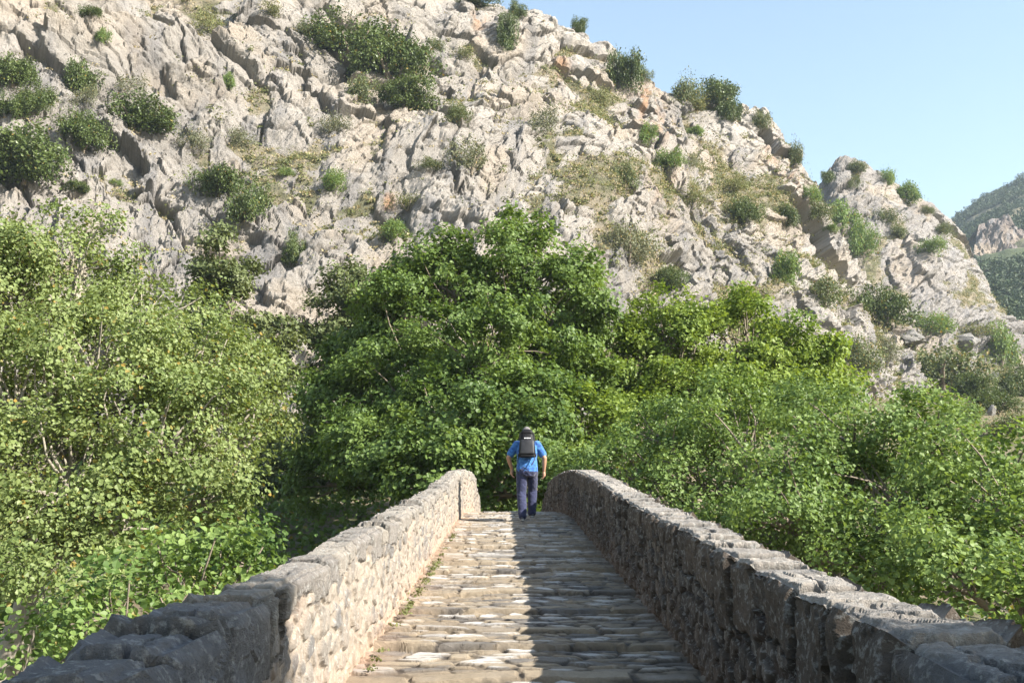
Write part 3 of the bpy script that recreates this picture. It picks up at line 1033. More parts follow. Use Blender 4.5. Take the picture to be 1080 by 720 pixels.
make_tree('broadleaf_tree', 'light green tree at the right edge of the photo behind the parapet end', 'tree', gp(10.6, 21), [
    (1040, 516, 22, 66, 54), (1105, 560, 21, 70, 66), (1010, 605, 19.5, 60, 56), (1080, 640, 18, 60, 56), (1150, 620, 19, 80, 76), (985, 466, 25, 52, 40), (1085, 505, 24, 50, 40)],
    .095, LM_MID, M_BARK, 8, dens=1.02, fork=.22, group=TG, trunk_r=.26, rc=(.5, .85), per=.85, tint0=.75)


def shade_tree():
    """stands on the near bank to the right of the viewer; its shadow crosses the near ends of both parapets"""
    b = np.array(gp(8.6, -2.6))
    root_l = [(8.2, -3.85, 4.8, 2.5), (9.8, -3.15, 5.4, 2.1), (7.4, -4.6, 4.8, 2.4), (9.4, -5.0, 5.8, 2.6), (8.5, -2.55, 6.7, 2.3)]
    rng = np.random.default_rng(77)
    tb = Tubes()
    tb.tube(curve(b - np.array([0, 0, .5]), (8.4, -2.9, 4.4), 0, rng, 9, .04), np.linspace(.32, .2, 9), 9)
    pos, nrm, tint = [], [], []
    for x, y, z, r in root_l:
        tb.tube(curve((8.5, -2.8, 2.5), (x, y, z), .1, rng, 7, .08), np.linspace(.15, .05, 7), 6)
        n = 620
        u = rng.normal(size=(n, 3))
        u /= np.linalg.norm(u, axis=1, keepdims=True)
        sc = np.array([x, y, z]) + u * r * rng.uniform(.3, 1, (n, 1)) ** .5
        p = (sc[:, None] + rng.normal(size=(n, 14, 3)) * .2).reshape(-1, 3)
        pos.append(p)
        nrm.append(rng.normal(size=p.shape) * .6 + np.array(SUN))
        tint.append(rng.uniform(.2, .8, len(p)))
    root = bpy.data.objects.new('broadleaf_tree', None)
    COL.objects.link(root)
    root.location = b
    tag(root, 'tree on the near bank whose shade falls across the near parapet ends', 'tree', TG)
    tm = tb.mesh('trunk')
    tm.transform(Matrix.Translation(-Vector(b)))
    link('trunk', tm, M_BARK, root)
    link('crown', leaf_mesh('crown', np.concatenate(pos) - b, np.concatenate(nrm), .17, rng, np.concatenate(tint)), LM_MID, root)


shade_tree()


def undergrowth():
    rng = np.random.default_rng(90)
    n = 2600
    x = rng.uniform(-34, 34, n)
    y = rng.uniform(22, 62, n)
    ok = (np.abs(x) > 2.6) | (y > 34)
    x, y = x[ok], y[ok]
    z = ground_z(x, y) + rng.uniform(0, .9, len(x))
    sc = np.stack([x, y, z], 1)
    p = (sc[:, None] + rng.normal(size=(len(sc), 26, 3)) * np.array([.5, .5, .32])).reshape(-1, 3)
    nr = rng.normal(size=p.shape) * .6 + np.array([0, 0, .8])
    o = link('undergrowth', leaf_mesh('undergrowth', p, nr, .2, rng, rng.normal(.4, .2, len(p)), 'leaf', .05), LM_DEEP)
    tag(o, 'low green undergrowth on the banks beneath the trees', 'undergrowth', kind='stuff')


undergrowth()


# ------------------------------------------------------------------ mountain shrubs
def shrub_proto(kind, seed, nlobes, leaf, nleaf, flat, loose):
    rng = np.random.default_rng(seed)
    pos, nrm, tint = [], [], []
    lob = []
    for i in range(nlobes):
        a = rng.uniform(0, 2 * math.pi)
        rr = rng.uniform(.12, .70) if i else 0
        lob.append((np.array([math.cos(a) * rr, math.sin(a) * rr, rng.uniform(.15, .82 - .4 * rr) * flat]), rng.uniform(.22, .42)))
    for c, r in lob:
        ncl = 16
        u = rng.normal(size=(ncl, 3))
        u /= np.linalg.norm(u, axis=1, keepdims=True)
        for q in range(ncl):
            cc = c + u[q] * r * rng.uniform(.5, 1.1) * np.array([1, 1, flat])
            cc[2] = max(cc[2], .04)
            m = nleaf // (nlobes * ncl)
            p = cc + rng.normal(size=(m, 3)) * r * .24 * loose
            pos.append(p)
            nrm.append(rng.normal(size=(m, 3)) * .7 + u[q] * .6 + np.array([0, 0, .5]))
            tint.append(rng.normal(.5 + rng.normal() * .15, .18, m))
    return leaf_mesh('crown_' + kind, np.concatenate(pos), np.concatenate(nrm), leaf, rng, np.concatenate(tint), 'card', .02 if kind == 'oak' else .06)


def stem_proto(seed, h=.5):
    rng = np.random.default_rng(seed)
    tb = Tubes()
    for i in range(4):
        a = rng.uniform(0, 6.28)
        rr = rng.uniform(.15, .5)
        tb.tube(curve((0, 0, -.12), (math.cos(a) * rr, math.sin(a) * rr, h * rng.uniform(.7, 1.2)), .08, rng, 6, .08), np.linspace(.05, .015, 6), 5)
    return tb.mesh('stem')


KIND = {'oak': (LM_OAK, [shrub_proto('oak', 30 + i, 13, .058, 9500, .95, .95) for i in range(4)]),
        'olive': (LM_OLIVE, [shrub_proto('olive', 40 + i, 12, .060, 4200, .85, 1.15) for i in range(3)]),
        'grey': (LM_GREY, [shrub_proto('grey', 50 + i, 11, .055, 2400, .85, 1.35) for i in range(3)]),
        'pale': (LM_DRYGREEN, [shrub_proto('pale', 60 + i, 11, .055, 2600, .8, 1.3) for i in range(3)]),
        'green': (LM_MID, [shrub_proto('green', 70 + i, 12, .062, 4600, .85, 1.1) for i in range(3)])}
STEMS = [stem_proto(80 + i) for i in range(3)]
SG = 'shrubs on the rocky mountainside'
# px, py of the middle, width and height in the photograph, kind, label
SHRUBS = [
    (14, 74, 42, 34, 'oak', 'dark green shrub at the left photo edge, uppermost of the three there'),
    (12, 110, 34, 32, 'oak', 'left half of the double dark shrub at the left photo edge'),
    (40, 108, 30, 30, 'oak', 'right half of the double dark shrub near the left photo edge'),
    (26, 165, 76, 56, 'oak', 'largest dark shrub at the left photo edge, just above the plane tree'),
    (86, 84, 36, 38, 'oak', 'dark shrub in a shadowed rock cleft, second from the left edge'),
    (88, 102, 26, 24, 'grey', 'small grey-green shrub below the dark cleft shrub'),
    (87, 143, 44, 40, 'oak', 'round dark shrub with shaded foot left of the flat-topped shrub'),
    (145, 123, 66, 42, 'oak', 'broad flat-topped green shrub over a shaded rock hollow'),
    (134, 89, 34, 26, 'grey', 'dry grey shrub above the broad flat-topped shrub'),
    (108, 37, 17, 19, 'green', 'small bright shrub alone on bare rock, upper left'),
    (95, 13, 20, 12, 'oak', 'tiny dark shrub in the shaded gully near the top left'),
    (220, 22, 32, 36, 'pale', 'yellow-green shrub with slanting stem near the top left'),
    (240, 84, 19, 22, 'green', 'small green shrub below the yellow-green leaning one'),
    (203, 146, 30, 32, 'grey', 'sparse grey shrub with bare forked stem'),
    (255, 144, 30, 26, 'grey', 'pale grey shrub right of the bare-stemmed one'),
    (289, 11, 32, 20, 'pale', 'thin yellowish shrub by the top edge, left of the big green mass'),
    (320, 31, 22, 17, 'olive', 'small dull shrub left of the big green mass'),
    (372, 38, 78, 48, 'oak', 'upper left part of the big green shrub mass high on the slope'),
    (412, 60, 78, 62, 'oak', 'middle and largest shrub of the big green mass high on the slope'),
    (430, 98, 54, 36, 'oak', 'lower right shrub of the big green mass high on the slope'),
    (382, 94, 30, 36, 'olive', 'duller olive shrub hanging below the big green mass'),
    (457, 46, 23, 20, 'olive', 'small dark shrub just right of the big green mass'),
    (354, 128, 32, 28, 'grey', 'loose grey shrub below the big green mass on bare slabs'),
    (483, 119, 30, 22, 'olive', 'dull green shrub on dry grass right of the big mass'),
    (497, 162, 52, 42, 'grey', 'wide grey-olive shrub in the upper middle of the slope'),
    (455, 173, 28, 14, 'olive', 'flat dark shrub at the foot of the orange-stained block'),
    (490, 54, 24, 26, 'pale', 'yellowish shrub among broken rocks near the top middle'),
    (535, 32, 22, 46, 'oak', 'upright dark shrub left of the summit rock'),
    (500, 3, 42, 10, 'oak', 'dark shrub cut by the top edge of the photo'),
    (545, 10, 18, 18, 'oak', 'small dark shrub on the skyline at the highest rock'),
    (80, 198, 20, 12, 'oak', 'tiny dark shrub above the crown of the plane tree'),
    (122, 192, 11, 8, 'green', 'smallest green tuft on bare rock above the plane tree'),
    (232, 191, 52, 36, 'oak', 'left of the joined pair of dark shrubs, with visible trunk'),
    (268, 214, 46, 48, 'oak', 'right and lower of the joined pair of dark shrubs'),
    (354, 190, 32, 27, 'green', 'bright green shrub under a grey rock block'),
    (430, 212, 40, 20, 'pale', 'yellow-green shrub beside the small orange rock stain'),
    (415, 241, 40, 28, 'green', 'green shrub low on the slope above the middle tree'),
    (310, 262, 26, 38, 'oak', 'narrow dark shrub low on bare rock between the trees'),
    (303, 181, 14, 11, 'green', 'tiny green shrub left of the grey rock block'),
    (612, 27, 18, 18, 'oak', 'little round shrub on the skyline ridge'),
    (661, 70, 32, 52, 'oak', 'tall dark shrub in the skyline notch'),
    (680, 79, 17, 17, 'olive', 'small shrub on the right of the skyline notch'),
    (726, 94, 36, 42, 'olive', 'olive shrub left of the dark skyline tree'),
    (756, 88, 44, 34, 'oak', 'dark spreading shrub standing out against the sky'),
    (768, 116, 24, 26, 'oak', 'round dark shrub just under the skyline tree'),
    (737, 109, 36, 20, 'pale', 'yellowish shrub between the skyline shrubs'),
    (635, 102, 26, 26, 'pale', 'light yellow-green shrub below the skyline notch'),
    (570, 126, 34, 38, 'grey', 'grey-green shrub under the summit cliff'),
    (682, 139, 26, 30, 'green', 'green shrub on the reddish gully below the notch'),
    (705, 166, 30, 24, 'green', 'lower green shrub in the reddish gully'),
    (729, 168, 20, 22, 'grey', 'grey shrub at the right of the reddish gully'),
    (735, 137, 18, 14, 'green', 'small green shrub on the steep face under the skyline'),
    (803, 125, 18, 24, 'olive', 'olive shrub on the skyline right of the spreading tree'),
    (660, 184, 30, 36, 'olive', 'upright dark olive shrub casting a shadow to its left'),
    (663, 254, 58, 50, 'grey', 'big grey-olive shrub low on the slope right of the middle tree'),
    (708, 294, 38, 25, 'oak', 'dark round shrub just above the bright green tree'),
    (733, 204, 30, 36, 'pale', 'yellow-green shrub in the middle of the right slope'),
    (775, 194, 26, 22, 'pale', 'dry yellow shrub at the foot of the dark cleft'),
    (786, 225, 34, 28, 'oak', 'dense dark green shrub in mid slope, larger of a pair'),
    (829, 227, 24, 24, 'oak', 'smaller round shrub right of the dense dark one'),
    (839, 160, 16, 34, 'olive', 'shrub at the sky edge where the main slope ends'),
    (856, 204, 20, 22, 'green', 'small shrub in the saddle between slope and crag'),
    (866, 222, 26, 24, 'olive', 'dull shrub under the saddle'),
    (888, 228, 44, 44, 'green', 'wide shrub in the gully between slope and crag'),
    (910, 250, 30, 42, 'green', 'tall bright shrub lower in the gully between slope and crag'),
    (876, 240, 13, 11, 'green', 'tiny green bush on the slope left of the gully'),
    (830, 280, 38, 46, 'green', 'tall green shrub of the pair on the lower right slope'),
    (868, 308, 52, 38, 'olive', 'low wide shrub of the pair on the lower right slope'),
    (874, 186, 15, 16, 'oak', 'dark shrub at the left shoulder of the far crag'),
    (905, 176, 24, 16, 'olive', 'flat shrub just under the far crag top'),
    (897, 191, 18, 18, 'olive', 'shrub on the shaded left side of the far crag'),
    (937, 186, 24, 20, 'green', 'first shrub on the sky edge of the far crag'),
    (958, 202, 30, 28, 'green', 'largest shrub on the sky edge of the far crag'),
    (977, 221, 14, 10, 'olive', 'small shrub low on the sky edge of the far crag'),
    (936, 229, 28, 20, 'olive', 'shrub in the middle of the far crag face'),
    (945, 244, 22, 16, 'olive', 'shrub just beneath the middle one on the far crag'),
    (984, 259, 28, 20, 'green', 'shrub on the right face of the far crag'),
    (995, 242, 22, 14, 'olive', 'shrub at the right sky edge of the far crag'),
    (929, 326, 56, 44, 'oak', 'darkest round bush at the foot of the slope, lower right'),
    (903, 374, 50, 44, 'olive', 'olive bush below the darkest round one'),
    (940, 368, 28, 30, 'grey', 'grey bush between two larger olive bushes'),
    (996, 388, 88, 62, 'olive', 'biggest olive bush at the foot of the crag, lower right'),
    (980, 341, 52, 24, 'green', 'light green bush under the crag above the biggest olive bush'),
    (1026, 348, 40, 22, 'pale', 'yellow-green bush at the right foot of the crag'),
    (1056, 362, 42, 54, 'green', 'tall light green bush near the right photo edge'),
    (1074, 402, 30, 40, 'oak', 'dark bush cut by the right photo edge'),
    (1050, 425, 40, 26, 'oak', 'dark bush on the shaded earth bank by the right edge'),
    (1028, 408, 40, 30, 'oak', 'dark bush beneath the tall light green bush near the right edge'),
    (1068, 448, 46, 26, 'olive', 'low olive bush at the lower end of the earth bank'),
    (1012, 436, 44, 30, 'green', 'light green bush just above the crown line of the right trees'),
]
cnt = 0
for (px, py, w, h, kind, lab) in SHRUBS:
    foot = surf(px, py + h * .42)
    for dy in range(4, 60, 4):                    # skyline shrubs root on the first rock below the sighting
        if foot is None or foot.length > 400:
            foot = surf(px, py + h * .42 + dy)
    if foot is None:
        continue
    dist = foot.length
    mat, protos = KIND[kind]
    W_ = w / FOC * dist * .68
    H_ = h / FOC * dist * .98
    me = protos[cnt % len(protos)]
    big = w >= 40
    if big:
        root = bpy.data.objects.new('shrub', None)
        COL.objects.link(root)
        cr = link('crown', me, mat, root)
        cr.scale = (W_ * 1.05, W_ * .95, H_)
        st = link('stem', STEMS[cnt % 3], M_BARK, root)
        st.scale = (W_, W_, H_)
    else:
        root = link('shrub', me, mat)
        root.scale = (W_ * 1.05, W_ * .95, H_)
    root.location = foot
    root.rotation_euler = (0, 0, (cnt * 2.4) % 6.283)
    tag(root, lab, 'shrub', SG)
    cnt += 1


# low tufts of dry grass on the soil of the ledges
def grass_tufts():
    rng = np.random.default_rng(95)
    pts, big = [], []
    def flat_(P):
        n_ = np.cross(np.gradient(P, axis=0), np.gradient(P, axis=1))
        return np.abs(n_[..., 2]) / (np.linalg.norm(n_, axis=2) + 1e-9)
    for P, S, n in ((CP_, CS_, 13000), (CP2, CS2, 2600)):
        gi, gj = np.meshgrid(np.arange(S.shape[0]) * .18, np.arange(S.shape[1]) * .18, indexing='ij')
        S = S + .45 * (flat_(P) > .80) * sstep(.0, .25, fbm(gi * .12, gj * .12, 431, 3))
        nu, nv = S.shape
        lim = int(nv * .80)
        m = 0
        while m < n:
            i, j = rng.integers(0, nu, 4000), rng.integers(0, lim, 4000)
            ok = rng.random(4000) < S[i, j] * .9 + .02
            pts.append(P[i[ok], j[ok]])
            m += ok.sum()
    gx, gy = rng.uniform(14, 170, 9000), rng.uniform(58, 235, 9000)
    gk = fbm(gx * .09, gy * .09, 411, 3) > -.25
    gx, gy = gx[gk], gy[gk]
    pts.append(np.stack([gx, gy, ground_z(gx, gy)], 1))
    p0 = np.concatenate(pts)
    k = 14
    s = rng.uniform(.14, .5, len(p0)) * (1 + 1.5 * (rng.random(len(p0)) < .28))
    off = rng.normal(size=(len(p0), k, 3)) * np.array([1, 1, .45])
    off[..., 2] = np.abs(off[..., 2])
    p = (p0[:, None] + off * s[:, None, None]).reshape(-1, 3)
    nr = rng.normal(size=p.shape) + np.array([.3, -.5, .5])
    tn = np.repeat(rng.normal(.45, .3, len(p0)), k) + rng.normal(size=len(p)) * .12
    nb = 950                                      # knee-high bushes among the tufts
    bi = rng.integers(0, 13000, nb)
    ub = rng.normal(size=(nb, 46, 3))
    ub /= np.linalg.norm(ub, axis=2, keepdims=True)
    rb = rng.uniform(.35, 1.0, (nb, 1, 1))
    pb = p0[bi][:, None] + (ub * np.array([1, 1, .75]) + np.array([0, 0, .45])) * rb * rng.uniform(.55, 1.05, (nb, 46, 1))
    tb_ = np.repeat(rng.normal(.35, .25, nb), 46)
    half = np.repeat((rng.random(len(p0)) < .5) & (s < .5), k)
    for nm, lab, msk, mt in (('dry_grass', 'straw coloured dry grass tufts on the mountainside ledges', half, LM_STRAW),
                             ('low_scrub', 'low yellow-green scrub tufts scattered over the mountainside', ~half, LM_DRYGREEN)):
        pp, nn_, tt = p[msk], nr[msk], tn[msk]
        if nm == 'low_scrub':
            pp, nn_, tt = np.concatenate([pp, pb.reshape(-1, 3)]), np.concatenate([nn_, ub.reshape(-1, 3) + np.array([0, 0, .4])]), np.concatenate([tt, tb_])
        o = link(nm, leaf_mesh(nm, pp, nn_, .24, rng, tt, 'card'), mt)
        tag(o, lab, 'dry grass' if nm == 'dry_grass' else 'scrub', kind='stuff')


grass_tufts()


def far_wood():
    rng = np.random.default_rng(97)
    nu, nv = HP.shape[:2]
    n = 15000
    i = rng.uniform(40, nu - 2, n).astype(int)
    j = rng.uniform(5, 168, n).astype(int)
    p0 = HP[i, j] + rng.normal(size=(n, 3)) * np.array([2.5, 2.5, 0])
    keep = (fbm(p0[:, 0] * .02, p0[:, 1] * .02, 805, 4) < .33) & ~((p0[:, 0] > 232) & (p0[:, 0] < 318) & (p0[:, 1] > 470) & (p0[:, 1] < 575))
    p0 = p0[keep]
    s = rng.uniform(1.3, 3.0, len(p0))
    k = 34
    u = rng.normal(size=(len(p0), k, 3))
    u /= np.linalg.norm(u, axis=2, keepdims=True)
    p = p0[:, None] + (u * np.array([1, 1, .9]) + np.array([0, 0, .7])) * s[:, None, None] * rng.uniform(.7, 1.05, (len(p0), k, 1))
    nr = u + rng.normal(size=u.shape) * .35
    tn = np.repeat(rng.normal(.45, .25, len(p0)), k)
    o = link('far_wood', leaf_mesh('far_wood', p.reshape(-1, 3), nr.reshape(-1, 3), 1.3, rng, tn, 'card'), leaf_mat('far_wood_leaves', (.024, .042, .018), (.062, .088, .032), trans=.15, gloss=.6))
    tag(o, 'distant wood covering the far hill', 'wood', kind='stuff')


far_wood()

# a few loose boulders
M_BOULDER = stone_mat('boulder_stone', scale=1.0, bump=.8, dist=.15, rough=.9, var=.25, tintcol=(.20, .19, .175))


def boulder(px, py, w, h, label, seed):
    p = surf(px, py + h * .4)
    if p is None:
        return
    d = p.length
    bm = bmesh.new()
    bmesh.ops.create_icosphere(bm, subdivisions=4, radius=1)
    rng = np.random.default_rng(seed)
    planes = rng.normal(size=(20, 3))
    planes /= np.linalg.norm(planes, axis=1, keepdims=True)
    cut = rng.uniform(.42, .78, 20)
    for v in bm.verts:
        q = np.array(v.co)
        for pl, c in zip(planes, cut):
            e = q @ pl - c
            if e > 0:
                q = q - pl * e * .97
        g_ = fbm(np.array([q[0] * 1.9 + seed]), np.array([q[2] * 1.9 + q[1] * 1.3]), 950 + seed, 4)[0]
        v.co = q * (1 + .38 * g_)
    o = bm_obj('boulder', bm, M_BOULDER, smooth=False)
    o.scale = (w / FOC * d * .55, w / FOC * d * .5, h / FOC * d * .6)
    o.location = p + Vector((0, 0, h / FOC * d * .08))
    o.rotation_euler = (.2, .3, seed)
    tag(o, label, 'boulder', 'boulders at the foot of the slopes')


for a in ((330, 376, 11, 14, 'pale upright boulder in the gully left of the middle tree', 1), (314, 384, 22, 12, 'low pale boulder beside the upright one in the gully', 2),
          (322, 400, 26, 14, 'grey boulder lowest in the shaded gully', 3), (1017, 355, 30, 26, 'grey rock outcrop under the right foot of the crag', 4), (958, 352, 40, 16, 'long pale outcrop beside the darkest round bush', 5),
          (1048, 394, 14, 12, 'small pale boulder by the right photo edge', 6), (1044, 432, 12, 16, 'grey boulder at the top of the earth bank', 7)):
    boulder(*a)


# small weeds at the foot of the left parapet
def weeds():
    rng = np.random.default_rng(99)
    P, Nn = [], []
    for y, s in zip(rng.uniform(6.2, 16, 34), rng.uniform(.012, .045, 34)):
        n = 26
        q = np.array([XL + .10, y, float(path_z(y)) + .0]) + rng.normal(size=(n, 3)) * np.array([s * .8, s * 1.2, s * .35])
        q[:, 2] = float(path_z(y)) + np.abs(rng.normal(size=n)) * s * .5
        P.append(q)
        Nn.append(rng.normal(size=(n, 3)) + np.array([.3, -.3, .6]))
    o = link('weeds', leaf_mesh('weeds', np.concatenate(P), np.concatenate(Nn), .022, rng, rng.normal(.4, .3, 26 * 34), 'card'), LM_DRYGREEN)
    tag(o, 'small green weeds along the foot of the left parapet', 'weeds', kind='stuff')


weeds()


# ------------------------------------------------------------------ walker
class Blob:
    """overlapping tapered solids that a voxel remesh joins into one skin"""

    def __init__(self):
        self.bm = bmesh.new()

    def ball(self, c, r):
        r = (r, r, r) if np.isscalar(r) else r
        m = Matrix.Translation(c) @ Matrix.Diagonal((*r, 1))
        bmesh.ops.create_icosphere(self.bm, subdivisions=3, radius=1, matrix=m)

    def limb(self, pts, rad, flat=1.0):
        for i in range(len(pts) - 1):
            a, b = Vector(pts[i]), Vector(pts[i + 1])
            d = b - a
            q = d.to_track_quat('Z', 'Y').to_matrix().to_4x4()
            m = Matrix.Translation((a + b) / 2) @ q
            bmesh.ops.create_cone(self.bm, cap_ends=True, segments=20, radius1=rad[i], radius2=rad[i + 1], depth=d.length, matrix=m)
        for p, r in zip(pts, rad):
            self.ball(p, r)

    def loft(self, rings, n=28):
        """rings: (centre, rx, ry) horizontal ellipses from bottom to top"""
        prev = None
        first = None
        for c, rx, ry in rings:
            vs = [self.bm.verts.new((c[0] + rx * math.cos(2 * math.pi * k / n), c[1] + ry * math.sin(2 * math.pi * k / n), c[2])) for k in range(n)]
            if prev:
                for k in range(n):
                    self.bm.faces.new((prev[k], prev[(k + 1) % n], vs[(k + 1) % n], vs[k]))
            else:
                first = vs
            prev = vs
        self.bm.faces.new(first[::-1])
        self.bm.faces.new(prev)

    def skin(self, name, voxel, mat, parent, smooth=6, wrinkle=0.0, seed=0):
        me = bpy.data.meshes.new(name)
        self.bm.to_mesh(me)
        self.bm.free()
        o = bpy.data.objects.new(name, me)
        COL.objects.link(o)
        r = o.modifiers.new('r', 'REMESH')
        r.mode = 'VOXEL'
        r.voxel_size = voxel
        s = o.modifiers.new('s', 'SMOOTH')
        s.iterations = smooth
        s.factor = .5
        dg = bpy.context.evaluated_depsgraph_get()
        m2 = bpy.data.meshes.new_from_object(o.evaluated_get(dg))
        bpy.data.objects.remove(o)
        bpy.data.meshes.remove(me)
        m2.name = name
        if wrinkle:
            co = np.zeros(len(m2.vertices) * 3, np.float32)
            no = np.zeros(len(m2.vertices) * 3, np.float32)
            m2.vertices.foreach_get('co', co)
            m2.vertices.foreach_get('normal', no)
            co, no = co.reshape(-1, 3), no.reshape(-1, 3)
            f = fbm(co[:, 0] * 9 + co[:, 1] * 6, co[:, 2] * 16 + co[:, 0] * 8, 600 + seed, 3)
            f = 1 - np.abs(f) * 2
            co = co + no * (f * wrinkle)[:, None]
            m2.vertices.foreach_set('co', co.ravel().astype(np.float32))
        for p in m2.polygons:
            p.use_smooth = True
        m2.materials.clear()
        return link(name, m2, mat, parent)


def build_person():
    # local axes: x right, y forward along the bridge, z up
    LA, RA = (-.085, -.13, .10), (.085, .19, .17)        # ankles (left trails, right on the next step)
    LK, RK = (-.10, .03, .50), (.10, .22, .56)
    LH, RH = (-.092, .00, .90), (.092, .03, .90)
    SK = plain_mat('skin', (.34, .19, .12), rough=.55, noise=.08, scale=12)
    SHIRT = plain_mat('blue_patterned_cotton', (.010, .048, .21), rough=.9, scale=22, col2=(.055, .19, .42), sheen=.2)
    TROUS = plain_mat('navy_cotton', (.013, .016, .048), rough=.9, scale=18, col2=(.024, .029, .074), sheen=.25)
    DARK = plain_mat('dark_fabric', (.02, .02, .022), rough=.7, noise=.2)
    SHOE = plain_mat('grey_shoe', (.07, .075, .09), rough=.6, noise=.3, scale=30)
    SOLE = plain_mat('pale_sole', (.35, .34, .32), rough=.8)
    HAIR = plain_mat('short_grey_hair', (.16, .145, .14), rough=.75, noise=.4, scale=60)
    root = bpy.data.objects.new('person', None)
    COL.objects.link(root)
    tag(root, 'person in blue short-sleeved shirt and navy trousers walking away up the bridge', 'person')
    # ---- body
    b = Blob()
    b.loft([((0, .00, .84), .13, .105), ((0, .0, .92), .165, .125), ((0, .015, 1.0), .155, .11), ((0, .05, 1.10), .145, .105), ((0, .09, 1.22), .165, .118),
            ((0, .125, 1.32), .180, .115), ((0, .15, 1.39), .165, .095), ((0, .17, 1.43), .10, .07)])
    for s, h, k, a in ((-1, LH, LK, LA), (1, RH, RK, RA)):
        b.limb([h, tuple(.5 * (np.array(h) + np.array(k))), k, tuple(np.array(k) * .62 + np.array(a) * .38 + np.array([0, -.02, 0])), a], [.092, .078, .058, .056, .038])
        b.limb([a, (a[0], a[1] + .12, a[2] - .045)], [.035, .03])
        sh = (s * .185, .145, 1.365)
        el = (s * .335, .07, 1.13) if s < 0 else (s * .315, .05, 1.12)
        wr = (s * .275, .15, .935) if s < 0 else (s * .305, .10, .90)
        b.limb([sh, tuple(.5 * (np.array(sh) + np.array(el))), el], [.058, .048, .041])
        b.limb([el, tuple(.6 * np.array(el) + .4 * np.array(wr)), wr], [.041, .040, .027])
        # hand: palm, four bent fingers, thumb
        w = np.array(wr)
        d = np.array([0.0, .10, -1.0])
        d /= np.linalg.norm(d)
        side = np.array([0, 1.0, .10])                     # finger spread, thumb forward
        palm = np.array([-s, 0, 0.0])
        b.limb([tuple(w), tuple(w + d * .05 + side * .012), tuple(w + d * .085 + side * .005)], [.024, .030, .030])
        b.limb([tuple(w + d * .05 - side * .015), tuple(w + d * .085 - side * .02)], [.024, .022])
        for q, (off, ln) in enumerate(((.030, .068), (.010, .078), (-.011, .072), (-.031, .056))):
            p0 = w + d * .085 + side * off
            p1 = p0 + d * ln * .5 + palm * .008
            p2 = p1 + d * ln * .32 + palm * ln * .30
            p3 = p2 + d * ln * .10 + palm * ln * .30
            b.limb([tuple(p0), tuple(p1), tuple(p2), tuple(p3)], [.0105, .0095, .0085, .0075])
        t0 = w + d * .03 + side * .025
        t1 = t0 + side * .030 + d * .03 + palm * .012
        t2 = t1 + side * .008 + d * .032 + palm * .012
        b.limb([tuple(t0), tuple(t1), tuple(t2)], [.014, .012, .0095])
    b.limb([(0, .16, 1.40), (0, .205, 1.50), (0, .235, 1.55)], [.062, .056, .058])
    hc = Vector((0, .262, 1.595))
    b.ball(hc, (.076, .098, .102))
    b.ball(hc + Vector((0, .035, -.055)), (.058, .070, .062))      # jaw
    b.ball(hc + Vector((0, .098, -.030)), (.013, .020, .022))      # nose
    b.ball(hc + Vector((0, .085, .012)), (.050, .016, .012))       # brow
    b.ball(hc + Vector((0, .088, -.068)), (.026, .012, .010))      # mouth
    for s in (-1, 1):
        b.ball(hc + Vector((s * .078, .000, -.018)), (.011, .020, .032))   # ears
        b.ball(hc + Vector((s * .030, .083, -.006)), (.013, .010, .008))   # eyes
    b.skin('body', .0055, SK, root, 4)
    # ---- hair
    b = Blob()
    b.ball(hc + Vector((0, -.012, .016)), (.082, .098, .098))
    b.ball(hc + Vector((0, -.055, -.03)), (.062, .05, .055))
    b.skin('hair', .007, HAIR, root, 3, .003, 1)
    # ---- shirt
    b = Blob()
    b.loft([((0, .0, .865), .190, .150), ((0, .005, .93), .188, .148), ((0, .03, 1.04), .178, .140), ((0, .07, 1.15), .180, .140), ((0, .10, 1.25), .192, .142),
            ((0, .13, 1.33), .198, .132), ((0, .155, 1.40), .165, .11), ((0, .175, 1.445), .085, .075)])
    for s in (-1, 1):
        sh = (s * .180, .145, 1.368)
        e = (s * .292, .09, 1.20) if s < 0 else (s * .280, .08, 1.195)
        b.limb([sh, e], [.075, .070])
    b.skin('shirt', .008, SHIRT, root, 4, .006, 2)
    # ---- trousers
    b = Blob()
    b.loft([((0, .0, .79), .13, .12), ((0, -.005, .86), .172, .142), ((0, .0, .94), .172, .138), ((0, .01, 1.0), .158, .122)])
    b.ball((-.07, -.045, .87), (.09, .095, .10))
    b.ball((.07, -.035, .88), (.09, .095, .10))
    for h, k, a in ((LH, LK, LA), (RH, RK, RA)):
        h_, k_, a_ = np.array(h), np.array(k), np.array(a)
        b.limb([tuple(h_ + np.array([0, 0, -.02])), tuple(.5 * (h_ + k_)), tuple(k_), tuple(.5 * (k_ + a_) + np.array([0, -.012, 0])), tuple(a_ + np.array([0, -.005, -.01]))],
               [.104, .094, .080, .078, .072])
    b.skin('trousers', .008, TROUS, root, 4, .007, 3)
    # ---- shoes
    for s, a, tip in ((-1, LA, -.35), (1, RA, 0.0)):
        b = Blob()
        a = Vector(a)
        f = Vector((s * .03, 1, 0)).normalized()
        b.limb([a + Vector((0, -.03, -.045)), a + f * .07 + Vector((0, 0, -.055)), a + f * .16 + Vector((0, 0, -.068))], [.044, .042, .033])
        b.limb([a + Vector((0, 0, -.04)), a + Vector((0, 0, .02))], [.045, .040])
        sh = b.skin('shoe', .007, SHOE, root, 3)
        b = Blob()
        b.limb([a + Vector((0, -.035, -.082)), a + f * .07 + Vector((0, 0, -.085)), a + f * .165 + Vector((0, 0, -.088))], [.040, .041, .036])
        for v in b.bm.verts:
            v.co.z = max(a.z - .099, min(a.z - .070, v.co.z))
        b.skin('sole', .006, SOLE, sh, 1)
    # ---- belt
    Y = 18.75
    iy = np.argmin(np.abs(PV[:, 0, 1] - (Y - .08)))
    ix = np.argmin(np.abs(PV[0, :, 0] - .185))
